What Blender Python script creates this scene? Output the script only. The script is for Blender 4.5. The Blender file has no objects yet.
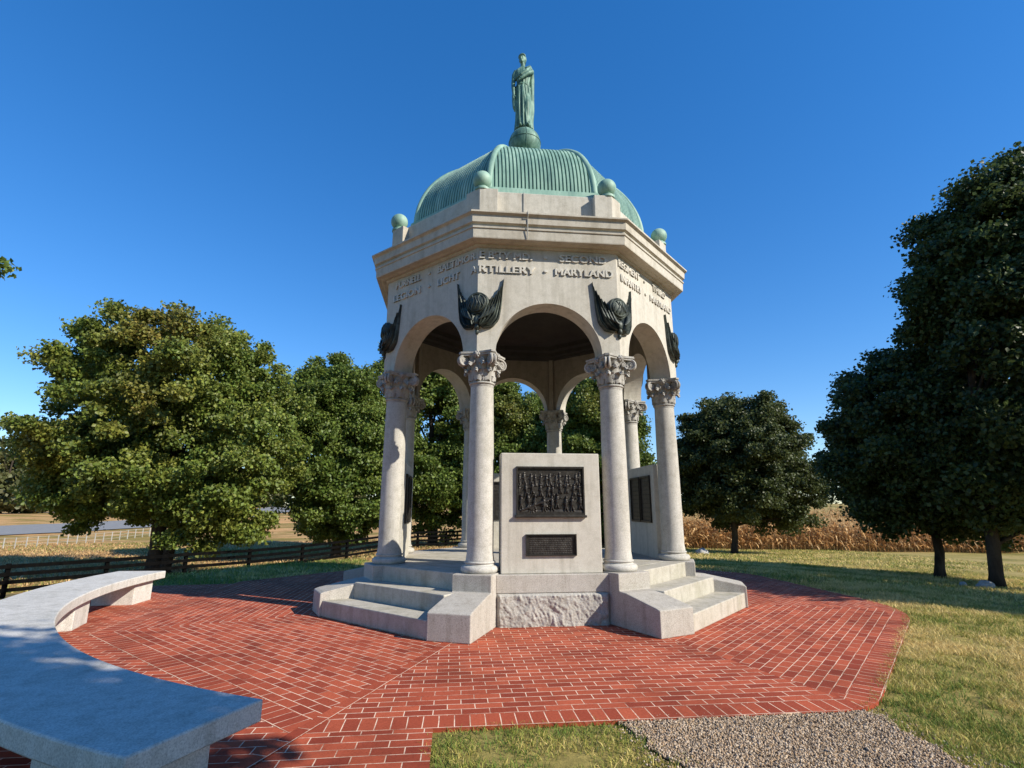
import bpy, bmesh, math, random
import numpy as np
from mathutils import Vector, Matrix, noise as mnoise

rad = math.radians
sc = bpy.context.scene
COL = sc.collection

# ------------------------------------------------------------------ camera, world, sun, exposure
cam_d = bpy.data.cameras.new("camera")
cam_d.sensor_fit = 'HORIZONTAL'; cam_d.sensor_width = 36.0
cam_d.lens = 533.24 / 1024 * 36.0
cam_d.clip_start = 0.05; cam_d.clip_end = 3000
cam = bpy.data.objects.new("camera", cam_d); COL.objects.link(cam)
CF = Vector((0.10390887, 0.96877871, 0.22510167)); CR = Vector((0.994309, -0.10653328, -0.00049021)); CU = Vector((-0.02350591, -0.22387155, 0.97433516))
cam.matrix_world = Matrix(((CR.x, CU.x, -CF.x, -1.4092), (CR.y, CU.y, -CF.y, -10.4312), (CR.z, CU.z, -CF.z, 1.5842), (0, 0, 0, 1)))
sc.camera = cam

SUN_EL, SUN_TH = 33.0, 57.0          # elevation; azimuth measured from -Y (front of the monument) towards +X
world = bpy.data.worlds.new("World"); sc.world = world; world.use_nodes = True
wn = world.node_tree.nodes; wl = world.node_tree.links
for n in list(wn): wn.remove(n)
sky = wn.new('ShaderNodeTexSky'); sky.sky_type = 'NISHITA'; sky.sun_disc = False
sky.sun_elevation = rad(SUN_EL); sky.sun_rotation = rad(180 - SUN_TH)
sky.altitude = 600; sky.air_density = 1.0; sky.dust_density = 0.05; sky.ozone_density = 4.0
hsv = wn.new('ShaderNodeHueSaturation'); hsv.inputs['Hue'].default_value = 0.509; hsv.inputs['Saturation'].default_value = 1.45; hsv.inputs['Value'].default_value = 1.28
bg = wn.new('ShaderNodeBackground'); bg.inputs['Strength'].default_value = 0.15
wo = wn.new('ShaderNodeOutputWorld')
sgm = wn.new('ShaderNodeGamma'); sgm.inputs['Gamma'].default_value = 0.78
wl.new(sky.outputs[0], sgm.inputs['Color']); wl.new(sgm.outputs[0], hsv.inputs['Color']); wl.new(hsv.outputs[0], bg.inputs['Color']); wl.new(bg.outputs[0], wo.inputs['Surface'])

sun_d = bpy.data.lights.new("sun", 'SUN'); sun_d.energy = 5.0; sun_d.angle = rad(0.5); sun_d.color = (1.0, 0.925, 0.80)
sun = bpy.data.objects.new("sun", sun_d); COL.objects.link(sun)
SD = Vector((math.sin(rad(SUN_TH)) * math.cos(rad(SUN_EL)), -math.cos(rad(SUN_TH)) * math.cos(rad(SUN_EL)), math.sin(rad(SUN_EL))))
sun.rotation_euler = SD.to_track_quat('Z', 'Y').to_euler()
sun.location = SD * 60

sc.view_settings.view_transform = 'Standard'; sc.view_settings.look = 'None'
sc.view_settings.exposure = 0.52; sc.view_settings.gamma = 1.0; sc.view_settings.use_curve_mapping = False
sc.render.engine = 'CYCLES'
sc.cycles.max_bounces = 6; sc.cycles.transparent_max_bounces = 4

rng = np.random.default_rng(7)
random.seed(7)

# ------------------------------------------------------------------ materials
def new_mat(name):
    m = bpy.data.materials.new(name); m.use_nodes = True
    nt = m.node_tree
    b = nt.nodes['Principled BSDF']
    return m, nt, b

def nd(nt, t, **kw):
    n = nt.nodes.new(t)
    for k, v in kw.items():
        if k in n.inputs: n.inputs[k].default_value = v
        else: setattr(n, k, v)
    return n

def ramp(nt, stops):
    r = nt.nodes.new('ShaderNodeValToRGB')
    el = r.color_ramp.elements
    while len(el) > 1: el.remove(el[-1])
    el[0].position, el[0].color = stops[0][0], (*stops[0][1], 1)
    for p_, c in stops[1:]:
        e = el.new(p_); e.color = (*c, 1)
    return r

def mixc(nt, a, b, fac, mode='MIX'):
    m = nt.nodes.new('ShaderNodeMix'); m.data_type = 'RGBA'; m.blend_type = mode
    for sock, v in ((m.inputs[0], fac), (m.inputs[6], a), (m.inputs[7], b)):
        if hasattr(v, 'type') and not isinstance(v, (tuple, float, int)): nt.links.new(v, sock)
        elif isinstance(v, tuple): sock.default_value = (*v, 1)
        else: sock.default_value = v
    return m.outputs[2]

def stone_mat(name, base, dark, light, speck=0.35, stain=0.5, bump=0.25, rough=0.8, stain_scale=1.3, vert=1.0):
    m, nt, b = new_mat(name); L = nt.links
    geo = nd(nt, 'ShaderNodeNewGeometry')
    mp = nd(nt, 'ShaderNodeMapping'); mp.inputs['Scale'].default_value = (1, 1, 1.0 / (1 + vert * 2)); L.new(geo.outputs['Position'], mp.inputs['Vector'])
    n1 = nd(nt, 'ShaderNodeTexNoise', Scale=stain_scale, Detail=7.0, Roughness=0.62); L.new(mp.outputs[0], n1.inputs['Vector'])
    r1 = ramp(nt, [(0.3, dark), (0.5, base), (0.72, light)]); L.new(n1.outputs['Fac'], r1.inputs['Fac'])
    c = mixc(nt, base, r1.outputs['Color'], stain)
    n2 = nd(nt, 'ShaderNodeTexNoise', Scale=95.0, Detail=2.0, Roughness=0.7); L.new(geo.outputs['Position'], n2.inputs['Vector'])
    r2 = ramp(nt, [(0.33, (0.35, 0.34, 0.33)), (0.5, (0.86, 0.86, 0.86)), (0.68, (1.15, 1.14, 1.12))]); L.new(n2.outputs['Fac'], r2.inputs['Fac'])
    c = mixc(nt, c, r2.outputs['Color'], speck, 'MULTIPLY')
    n4 = nd(nt, 'ShaderNodeTexNoise', Scale=9.0, Detail=6.0, Roughness=0.7); L.new(geo.outputs['Position'], n4.inputs['Vector'])
    r4 = ramp(nt, [(0.3, (0.72, 0.71, 0.68)), (0.55, (1, 1, 1))]); L.new(n4.outputs['Fac'], r4.inputs['Fac'])
    c = mixc(nt, c, r4.outputs['Color'], stain, 'MULTIPLY')
    ms = nd(nt, 'ShaderNodeMapping'); ms.inputs['Scale'].default_value = (7, 7, 0.45); L.new(geo.outputs['Position'], ms.inputs['Vector'])
    n5 = nd(nt, 'ShaderNodeTexNoise', Scale=1.0, Detail=5.0, Roughness=0.65); L.new(ms.outputs[0], n5.inputs['Vector'])
    r5 = ramp(nt, [(0.32, (0.66, 0.65, 0.62)), (0.5, (1, 1, 1))]); L.new(n5.outputs['Fac'], r5.inputs['Fac'])
    c = mixc(nt, c, r5.outputs['Color'], 0.55 * min(1.0, vert), 'MULTIPLY')
    L.new(c, b.inputs['Base Color']); b.inputs['Roughness'].default_value = rough
    b.inputs['Specular IOR Level'].default_value = 0.25
    n3 = nd(nt, 'ShaderNodeTexNoise', Scale=60.0, Detail=5.0, Roughness=0.7); L.new(geo.outputs['Position'], n3.inputs['Vector'])
    bp = nd(nt, 'ShaderNodeBump', Strength=bump, Distance=0.01); L.new(n3.outputs['Fac'], bp.inputs['Height']); L.new(bp.outputs[0], b.inputs['Normal'])
    return m

M_LIME = stone_mat('pale_limestone', (0.53, 0.50, 0.43), (0.41, 0.375, 0.31), (0.58, 0.555, 0.49), speck=0.25, stain=0.55)
M_LETTER = stone_mat('pale_raised_lettering', (0.60, 0.575, 0.51), (0.48, 0.45, 0.39), (0.64, 0.62, 0.56), speck=0.2, stain=0.5)
M_COLUMN = stone_mat('column_granite', (0.51, 0.49, 0.44), (0.39, 0.37, 0.32), (0.58, 0.56, 0.51), speck=0.5, stain=0.75, stain_scale=2.2)
M_CORN = stone_mat('cornice_stone', (0.51, 0.475, 0.40), (0.38, 0.335, 0.26), (0.57, 0.54, 0.47), speck=0.25, stain=0.7)
M_CAP = stone_mat('weathered_capital_stone', (0.40, 0.385, 0.35), (0.21, 0.20, 0.185), (0.50, 0.485, 0.45), speck=0.3, stain=0.8, bump=0.6, stain_scale=6.0)
M_GRAN = stone_mat('speckled_grey_granite', (0.46, 0.43, 0.38), (0.36, 0.33, 0.28), (0.52, 0.49, 0.45), speck=0.6, stain=0.55)
M_STEP = stone_mat('worn_step_granite', (0.46, 0.43, 0.36), (0.33, 0.31, 0.23), (0.52, 0.49, 0.43), speck=0.4, stain=0.7, stain_scale=3.0)
M_ROUGH = stone_mat('rough_hewn_granite', (0.43, 0.41, 0.37), (0.32, 0.30, 0.27), (0.50, 0.48, 0.44), speck=0.6, stain=0.6, bump=0.6, stain_scale=5)
M_BENCH = stone_mat('pale_bench_granite', (0.64, 0.62, 0.57), (0.49, 0.48, 0.43), (0.68, 0.67, 0.63), speck=0.55, stain=0.7, bump=0.12, rough=0.6)
M_INNER = stone_mat('shade_darkened_brown_stone', (0.27, 0.235, 0.195), (0.17, 0.145, 0.12), (0.35, 0.31, 0.265), speck=0.2, stain=0.8)  # brown-grey inner stone, with the interior's shade darkened into the colour

def metal_patina(name, base, dark, light, rough=0.6, metallic=0.2, scale=2.5, streak=4.0, bump=0.15):
    m, nt, b = new_mat(name); L = nt.links
    geo = nd(nt, 'ShaderNodeNewGeometry')
    mp = nd(nt, 'ShaderNodeMapping'); mp.inputs['Scale'].default_value = (1, 1, 1 / streak); L.new(geo.outputs['Position'], mp.inputs['Vector'])
    n1 = nd(nt, 'ShaderNodeTexNoise', Scale=scale, Detail=8.0, Roughness=0.68); L.new(mp.outputs[0], n1.inputs['Vector'])
    r1 = ramp(nt, [(0.3, dark), (0.5, base), (0.7, light)]); L.new(n1.outputs['Fac'], r1.inputs['Fac'])
    L.new(r1.outputs['Color'], b.inputs['Base Color'])
    b.inputs['Roughness'].default_value = rough; b.inputs['Metallic'].default_value = metallic
    n3 = nd(nt, 'ShaderNodeTexNoise', Scale=30.0, Detail=4.0); L.new(geo.outputs['Position'], n3.inputs['Vector'])
    bp = nd(nt, 'ShaderNodeBump', Strength=bump, Distance=0.01); L.new(n3.outputs['Fac'], bp.inputs['Height']); L.new(bp.outputs[0], b.inputs['Normal'])
    return m

M_COPPER = metal_patina('green_copper_patina', (0.20, 0.335, 0.26), (0.095, 0.19, 0.155), (0.33, 0.47, 0.37), metallic=0.0, rough=0.6, scale=3.5, streak=5.0)
M_STATUE = metal_patina('statue_bronze_patina', (0.085, 0.175, 0.13), (0.028, 0.06, 0.048), (0.21, 0.35, 0.27), metallic=0.1, scale=6.0, streak=3.0)
M_EAGLE = metal_patina('dark_bronze', (0.045, 0.055, 0.046), (0.018, 0.022, 0.019), (0.14, 0.165, 0.135), metallic=0.35, rough=0.5, scale=9.0, streak=1.5, bump=0.4)
M_PLAQUE = metal_patina('brown_bronze_plaque', (0.028, 0.024, 0.020), (0.014, 0.012, 0.010), (0.055, 0.05, 0.042), metallic=0.4, rough=0.45, scale=14.0, streak=1.0, bump=0.3)
M_BLACKWOOD = metal_patina('black_painted_wood', (0.0035, 0.0035, 0.0035), (0.002, 0.002, 0.002), (0.007, 0.0065, 0.006), metallic=0.0, rough=1.0, scale=6)
M_BLACKWOOD.node_tree.nodes['Principled BSDF'].inputs['Specular IOR Level'].default_value = 0.04
M_GREYWOOD = metal_patina('bleached_fence_wood', (0.38, 0.37, 0.33), (0.26, 0.25, 0.22), (0.48, 0.47, 0.42), metallic=0.0, rough=0.8, scale=3)
M_BARK = stone_mat('tree_bark', (0.055, 0.042, 0.03), (0.025, 0.02, 0.015), (0.10, 0.08, 0.06), speck=0.5, stain=0.9, bump=1.0, stain_scale=5, rough=0.95)
M_ROCK = stone_mat('pale_boulder', (0.42, 0.41, 0.39), (0.26, 0.25, 0.24), (0.52, 0.51, 0.49), speck=0.5, stain=0.8, bump=0.5)
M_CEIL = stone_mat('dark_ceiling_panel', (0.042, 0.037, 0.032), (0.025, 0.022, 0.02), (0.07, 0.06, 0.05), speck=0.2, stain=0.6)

def attr_mat(name, attr, rough=0.7, transl=0.0, spec=0.2, vary=0.0):
    m, nt, b = new_mat(name); L = nt.links
    a = nd(nt, 'ShaderNodeAttribute'); a.attribute_name = attr
    L.new(a.outputs['Color'], b.inputs['Base Color'])
    b.inputs['Roughness'].default_value = rough; b.inputs['Specular IOR Level'].default_value = spec
    if transl > 0:
        t = nd(nt, 'ShaderNodeBsdfTranslucent'); mx = nd(nt, 'ShaderNodeMixShader'); mx.inputs[0].default_value = transl
        g = nd(nt, 'ShaderNodeGamma'); g.inputs['Gamma'].default_value = 0.85; L.new(a.outputs['Color'], g.inputs['Color'])
        L.new(g.outputs[0], t.inputs['Color'])
        L.new(b.outputs[0], mx.inputs[1]); L.new(t.outputs[0], mx.inputs[2])
        L.new(mx.outputs[0], nt.nodes['Material Output'].inputs['Surface'])
    return m

M_LEAF = attr_mat('leaves', 'tint', rough=0.5, transl=0.30, spec=0.35)
M_GRASS = attr_mat('grass_blades', 'tint', rough=0.7, transl=0.2)
M_CORNLEAF = attr_mat('dry_corn', 'tint', rough=0.8, transl=0.25)
M_PEBBLE = attr_mat('pebbles', 'tint', rough=0.85)

# brick: UV in metres
def brick_mat(name, w, h, offset):
    m, nt, b = new_mat(name); L = nt.links
    uv = nd(nt, 'ShaderNodeUVMap'); uv.uv_map = 'UVMap'
    geo = nd(nt, 'ShaderNodeNewGeometry')
    nw = nd(nt, 'ShaderNodeTexNoise', Scale=3.0, Detail=2.0); L.new(geo.outputs['Position'], nw.inputs['Vector'])
    wob = nd(nt, 'ShaderNodeVectorMath', operation='SCALE'); wob.inputs['Scale'].default_value = 0.012; L.new(nw.outputs['Color'], wob.inputs[0])
    add = nd(nt, 'ShaderNodeVectorMath', operation='ADD'); L.new(uv.outputs[0], add.inputs[0]); L.new(wob.outputs[0], add.inputs[1])
    br = nd(nt, 'ShaderNodeTexBrick'); L.new(add.outputs[0], br.inputs['Vector'])
    br.inputs['Scale'].default_value = 1.0; br.inputs['Brick Width'].default_value = w; br.inputs['Row Height'].default_value = h
    br.inputs['Mortar Size'].default_value = 0.0045; br.inputs['Mortar Smooth'].default_value = 0.25; br.offset = offset
    br.inputs['Color1'].default_value = (0.25, 0.045, 0.022, 1); br.inputs['Color2'].default_value = (0.44, 0.098, 0.046, 1)
    br.inputs['Mortar'].default_value = (0.56, 0.41, 0.32, 1); br.inputs['Bias'].default_value = -0.05
    # mortar partly lost / dirty
    n1 = nd(nt, 'ShaderNodeTexNoise', Scale=2.2, Detail=6.0, Roughness=0.75); L.new(geo.outputs['Position'], n1.inputs['Vector'])
    r1 = ramp(nt, [(0.34, (0.28, 0.085, 0.045)), (0.52, (0.80, 0.60, 0.44))]); L.new(n1.outputs['Fac'], r1.inputs['Fac'])
    c = mixc(nt, br.outputs['Color'], r1.outputs['Color'], br.outputs['Fac'])
    n2 = nd(nt, 'ShaderNodeTexNoise', Scale=0.9, Detail=6.0, Roughness=0.65); L.new(geo.outputs['Position'], n2.inputs['Vector'])
    r2 = ramp(nt, [(0.33, (0.62, 0.60, 0.58)), (0.5, (1.0, 1.0, 1.0)), (0.66, (1.12, 1.12, 1.12))]); L.new(n2.outputs['Fac'], r2.inputs['Fac'])
    c = mixc(nt, c, r2.outputs['Color'], 0.8, 'MULTIPLY')
    n5 = nd(nt, 'ShaderNodeTexNoise', Scale=45.0, Detail=4.0, Roughness=0.7); L.new(geo.outputs['Position'], n5.inputs['Vector'])
    r5 = ramp(nt, [(0.3, (0.65, 0.6, 0.58)), (0.55, (1.05, 1.05, 1.05))]); L.new(n5.outputs['Fac'], r5.inputs['Fac'])
    c = mixc(nt, c, r5.outputs['Color'], 0.6, 'MULTIPLY')
    L.new(c, b.inputs['Base Color']); b.inputs['Roughness'].default_value = 0.85; b.inputs['Specular IOR Level'].default_value = 0.2
    inv = nd(nt, 'ShaderNodeMath', operation='MULTIPLY_ADD'); inv.inputs[1].default_value = -1.0; inv.inputs[2].default_value = 1.0
    L.new(br.outputs['Fac'], inv.inputs[0])
    ad = nd(nt, 'ShaderNodeMath', operation='MULTIPLY_ADD'); ad.inputs[1].default_value = 0.35; L.new(n5.outputs['Fac'], ad.inputs[0]); L.new(inv.outputs[0], ad.inputs[2])
    bp = nd(nt, 'ShaderNodeBump', Strength=0.5, Distance=0.006); L.new(ad.outputs[0], bp.inputs['Height']); L.new(bp.outputs[0], b.inputs['Normal'])
    return m

M_BRICK = brick_mat('red_brick_paving', 0.225, 0.112, 0.5)
M_BRICK_SOLDIER = brick_mat('red_brick_border', 0.235, 0.118, 0.0)

def ground_mat():
    m, nt, b = new_mat('lawn_ground'); L = nt.links
    geo = nd(nt, 'ShaderNodeNewGeometry')
    n1 = nd(nt, 'ShaderNodeTexNoise', Scale=0.33, Detail=6.0, Roughness=0.65); L.new(geo.outputs['Position'], n1.inputs['Vector'])
    n2 = nd(nt, 'ShaderNodeTexNoise', Scale=9.0, Detail=6.0, Roughness=0.75); L.new(geo.outputs['Position'], n2.inputs['Vector'])
    r1 = ramp(nt, [(0.33, (0.18, 0.165, 0.05)), (0.5, (0.31, 0.255, 0.09)), (0.68, (0.40, 0.31, 0.14))]); L.new(n1.outputs['Fac'], r1.inputs['Fac'])
    r2 = ramp(nt, [(0.3, (0.45, 0.45, 0.4)), (0.6, (1.15, 1.1, 1.0))]); L.new(n2.outputs['Fac'], r2.inputs['Fac'])
    c = mixc(nt, r1.outputs['Color'], r2.outputs['Color'], 0.85, 'MULTIPLY')
    # mown hay field on the left, in front of the road
    a = nd(nt, 'ShaderNodeAttribute'); a.attribute_name = 'field'
    n3 = nd(nt, 'ShaderNodeTexNoise', Scale=0.5, Detail=8.0, Roughness=0.75)
    mp = nd(nt, 'ShaderNodeMapping'); mp.inputs['Scale'].default_value = (0.5, 2.2, 1); mp.inputs['Rotation'].default_value = (0, 0, 0.5); L.new(geo.outputs['Position'], mp.inputs['Vector']); L.new(mp.outputs[0], n3.inputs['Vector'])
    r3 = ramp(nt, [(0.32, (0.17, 0.16, 0.05)), (0.44, (0.38, 0.23, 0.10)), (0.56, (0.52, 0.33, 0.16)), (0.68, (0.40, 0.22, 0.10))]); L.new(n3.outputs['Fac'], r3.inputs['Fac'])
    n6 = nd(nt, 'ShaderNodeTexNoise', Scale=0.14, Detail=5.0, Roughness=0.7); L.new(mp.outputs[0], n6.inputs['Vector'])
    r6 = ramp(nt, [(0.42, (0.45, 0.60, 0.35)), (0.52, (1.0, 1.0, 1.0)), (0.66, (1.25, 1.1, 1.0))]); L.new(n6.outputs['Fac'], r6.inputs['Fac'])
    hay = mixc(nt, r3.outputs['Color'], r6.outputs['Color'], 0.9, 'MULTIPLY')
    hay = mixc(nt, hay, r2.outputs['Color'], 0.6, 'MULTIPLY')
    c = mixc(nt, c, hay, a.outputs['Fac'])
    L.new(c, b.inputs['Base Color']); b.inputs['Roughness'].default_value = 0.95; b.inputs['Specular IOR Level'].default_value = 0.1
    bp = nd(nt, 'ShaderNodeBump', Strength=0.7, Distance=0.03); L.new(n2.outputs['Fac'], bp.inputs['Height']); L.new(bp.outputs[0], b.inputs['Normal'])
    return m
M_GROUND = ground_mat()
M_GRAVEL = stone_mat('gravel_bed', (0.34, 0.27, 0.20), (0.24, 0.18, 0.13), (0.42, 0.35, 0.27), speck=0.7, stain=0.7, bump=1.0, stain_scale=8, vert=0)
M_ROAD = stone_mat('grey_asphalt', (0.24, 0.24, 0.235), (0.20, 0.20, 0.195), (0.28, 0.28, 0.27), speck=0.3, stain=0.5, vert=0)

# ------------------------------------------------------------------ helpers
def obj(name, me, parent=None, label=None, cat=None, group=None, kind=None):
    o = bpy.data.objects.new(name, me); COL.objects.link(o)
    if parent is not None: o.parent = parent
    if label: o['label'] = label
    if cat: o['category'] = cat
    if group: o['group'] = group
    if kind: o['kind'] = kind
    return o

def thing(name, loc, label, cat, group=None):
    o = obj(name, None, None, label, cat, group); o.location = loc
    o.empty_display_size = 0.3
    return o

class MB:
    def __init__(s): s.v = []; s.f = []; s.uv = None
    def add(s, vs, fs):
        n = len(s.v); s.v += [tuple(x) for x in vs]; s.f += [tuple(i + n for i in f) for f in fs]
    def box(s, c, size, rz=0.0):
        hx, hy, hz = (q / 2 for q in size); cs, sn = math.cos(rz), math.sin(rz); vs = []
        for dz in (-hz, hz):
            for dx, dy in ((-hx, -hy), (hx, -hy), (hx, hy), (-hx, hy)):
                vs.append((c[0] + dx * cs - dy * sn, c[1] + dx * sn + dy * cs, c[2] + dz))
        s.add(vs, [(3, 2, 1, 0), (4, 5, 6, 7), (0, 1, 5, 4), (1, 2, 6, 5), (2, 3, 7, 6), (3, 0, 4, 7)])
    def prism(s, poly, z0, z1, cap0=True, cap1=True):
        n = len(poly)
        vs = [(x, y, z0) for x, y in poly] + [(x, y, z1) for x, y in poly]
        fs = [(i, (i + 1) % n, n + (i + 1) % n, n + i) for i in range(n)]
        if cap0: fs.append(tuple(range(n - 1, -1, -1)))
        if cap1: fs.append(tuple(range(n, 2 * n)))
        s.add(vs, fs)
    def lathe(s, prof, seg=32, c=(0, 0, 0), cap=True, ph=0.0):
        vs = []; fs = []; m = len(prof)
        for k in range(seg):
            a = 2 * math.pi * k / seg + ph
            for r, z in prof: vs.append((c[0] + r * math.cos(a), c[1] + r * math.sin(a), c[2] + z))
        for k in range(seg):
            k2 = (k + 1) % seg
            for i in range(m - 1): fs.append((k * m + i, k2 * m + i, k2 * m + i + 1, k * m + i + 1))
        if cap:
            if prof[0][0] > 1e-4: fs.append(tuple(k * m for k in range(seg - 1, -1, -1)))
            if prof[-1][0] > 1e-4: fs.append(tuple(k * m + m - 1 for k in range(seg)))
        s.add(vs, fs)
    def tube(s, pts, rads, seg=8, cap=True):
        pts = [Vector(q) for q in pts]; n = len(pts); vs = []; fs = []
        up = None
        for i in range(n):
            d = (pts[min(i + 1, n - 1)] - pts[max(i - 1, 0)]).normalized()
            if up is None: up = Vector((1, 0, 0)) if abs(d.x) < 0.8 else Vector((0, 1, 0))
            a = d.cross(up).normalized(); up = a.cross(d).normalized()
            for k in range(seg):
                t = 2 * math.pi * k / seg
                vs.append(pts[i] + (a * math.cos(t) + up * math.sin(t)) * rads[i])
        for i in range(n - 1):
            for k in range(seg):
                k2 = (k + 1) % seg
                fs.append((i * seg + k, i * seg + k2, (i + 1) * seg + k2, (i + 1) * seg + k))
        if cap:
            fs.append(tuple(range(seg - 1, -1, -1))); fs.append(tuple((n - 1) * seg + k for k in range(seg)))
        s.add(vs, fs)
    def sphere(s, c, r, seg=24, rings=14, sc_=(1, 1, 1), rot=None):
        vs = []; fs = []
        for i in range(rings + 1):
            t = math.pi * i / rings
            for k in range(seg):
                a = 2 * math.pi * k / seg
                q = Vector((r * math.sin(t) * math.cos(a) * sc_[0], r * math.sin(t) * math.sin(a) * sc_[1], r * math.cos(t) * sc_[2]))
                if rot: q = rot @ q
                vs.append(q + Vector(c))
        for i in range(rings):
            for k in range(seg):
                k2 = (k + 1) % seg
                if i == 0: fs.append((k, (i + 1) * seg + k, (i + 1) * seg + k2)) if False else fs.append((i * seg + k, (i + 1) * seg + k, (i + 1) * seg + k2, i * seg + k2))
                else: fs.append((i * seg + k, (i + 1) * seg + k, (i + 1) * seg + k2, i * seg + k2))
        s.add(vs, fs)
    def mesh(s, name, mat, smooth=False, merge=True, angle=None):
        me = bpy.data.meshes.new(name); me.from_pydata(s.v, [], s.f)
        bm = bmesh.new(); bm.from_mesh(me)
        if merge: bmesh.ops.remove_doubles(bm, verts=bm.verts, dist=1e-5)
        bmesh.ops.recalc_face_normals(bm, faces=bm.faces); bm.to_mesh(me); bm.free()
        if smooth: me.shade_smooth()
        if smooth and angle:
            try: me.set_sharp_from_angle(angle=rad(angle))
            except Exception: pass
        me.materials.append(mat)
        return me
    def build(s, name, mat, parent=None, smooth=False, bevel=0.0, angle=None, **kw):
        o = obj(name, s.mesh(name, mat, smooth, angle=angle), parent, **kw)
        if bevel:
            b = o.modifiers.new('bevel', 'BEVEL'); b.width = bevel; b.segments = 2; b.limit_method = 'ANGLE'; b.angle_limit = rad(40)
        return o

def fast_mesh(name, co, quads, mat, cols=None, attr='tint', tri=False, smooth=False):
    """co (N,3); quads (M,4) or (M,3); cols per vertex (N,3)."""
    me = bpy.data.meshes.new(name); k = quads.shape[1]
    me.vertices.add(len(co)); me.vertices.foreach_set('co', co.astype(np.float32).ravel())
    me.loops.add(quads.size); me.loops.foreach_set('vertex_index', quads.astype(np.int32).ravel())
    me.polygons.add(len(quads)); me.polygons.foreach_set('loop_start', np.arange(0, quads.size, k, dtype=np.int32))
    me.polygons.foreach_set('loop_total', np.full(len(quads), k, dtype=np.int32))
    if cols is not None:
        at = me.attributes.new(attr, 'FLOAT_COLOR', 'POINT')
        at.data.foreach_set('color', np.concatenate([cols, np.ones((len(cols), 1))], 1).astype(np.float32).ravel())
    me.update(calc_edges=True)
    if smooth: me.shade_smooth()
    me.materials.append(mat)
    return me

def octo(apo, ph=0.0):
    """octagon corners counter-clockwise; faces look along -Y rotated by multiples of 45 degrees"""
    R = apo / math.cos(rad(22.5))
    return [(R * math.sin(rad(a)), -R * math.cos(rad(a))) for a in [-22.5 + 45 * k for k in range(8)]]

def face_xy(a, t, D):
    ca, sa = math.cos(rad(a)), math.sin(rad(a))
    return (sa * D + ca * t, -ca * D + sa * t)

def octo_sweep(mb, prof, closed=False):
    """prof: list of (apothem, z) swept round the octagon"""
    vs = []; fs = []; m = len(prof)
    for k in range(8):
        for D, z in prof:
            R = D / math.cos(rad(22.5)); a = rad(-22.5 + 45 * k)
            vs.append((R * math.sin(a), -R * math.cos(a), z))
    for k in range(8):
        k2 = (k + 1) % 8
        for i in range(m - 1 if not closed else m):
            j = (i + 1) % m
            fs.append((k * m + i, k2 * m + i, k2 * m + j, k * m + j))
    mb.add(vs, fs)

# ------------------------------------------------------------------ terrain
def terrain(x, y):
    x = np.asarray(x, float); y = np.asarray(y, float)
    r = np.hypot(x, y) + 1e-6
    ang = np.arctan2(x, -y)                    # 0 = front, + = right
    left = np.clip((-np.sin(ang) - 0.1) / 0.6, 0, 1); left = left * left * (3 - 2 * left)
    front = np.clip((np.cos(ang) - 0.2) / 0.6, 0, 1); front = front * front * (3 - 2 * front)
    s = 0.075 * (1 - left) + 0.30 * left; s = s * (1 - front) + 0.02 * front
    m = 2.1 * (1 - left) + 1.75 * left; m = m * (1 - front) + 0.6 * front
    r0 = 6.8 * (1 - left) + 9.2 * left
    t = np.maximum(0, r - r0)
    h = -m * (1 - np.exp(-s * t / m))
    far = np.maximum(0, r - 60)
    h += left * (0.05 * np.minimum(far, 45)) + (1 - left) * (1 - front) * 0.062 * np.minimum(np.maximum(0, r - 44), 70)
    h += np.where(r > 9, 0.03 * np.sin(x * 0.7 + 1) * np.cos(y * 0.6) * np.clip((r - 9) / 4, 0, 1), 0)
    return h

def build_terrain():
    rr = np.concatenate([np.linspace(0.5, 9, 18), np.linspace(9.4, 30, 52), np.linspace(31, 110, 70), np.geomspace(115, 1500, 20)])
    seg = 160; th = np.linspace(0, 2 * np.pi, seg, endpoint=False)
    X = rr[:, None] * np.cos(th); Y = rr[:, None] * np.sin(th)
    Z = terrain(X, Y) - 0.03
    co = np.stack([X.ravel(), Y.ravel(), Z.ravel()], 1)
    i, k = np.meshgrid(np.arange(len(rr) - 1), np.arange(seg), indexing='ij'); k2 = (k + 1) % seg
    q = np.stack([i * seg + k, (i + 1) * seg + k, (i + 1) * seg + k2, i * seg + k2], -1).reshape(-1, 4)
    me = fast_mesh('lawn', co, q, M_GROUND, smooth=True)
    # centre fan
    f = np.clip((-X.ravel() - 0.75 * 0 - 9.0) / 6, 0, 1) * np.clip((Y.ravel() - 6) / 8, 0, 1)
    f = np.where((X.ravel() < 8) & (Y.ravel() > 24), np.maximum(f, np.clip((Y.ravel() - 24) / 8, 0, 1)), f)
    at = me.attributes.new('field', 'FLOAT', 'POINT'); at.data.foreach_set('value', f.astype(np.float32))
    obj('lawn', me, kind='structure')
build_terrain()

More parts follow.
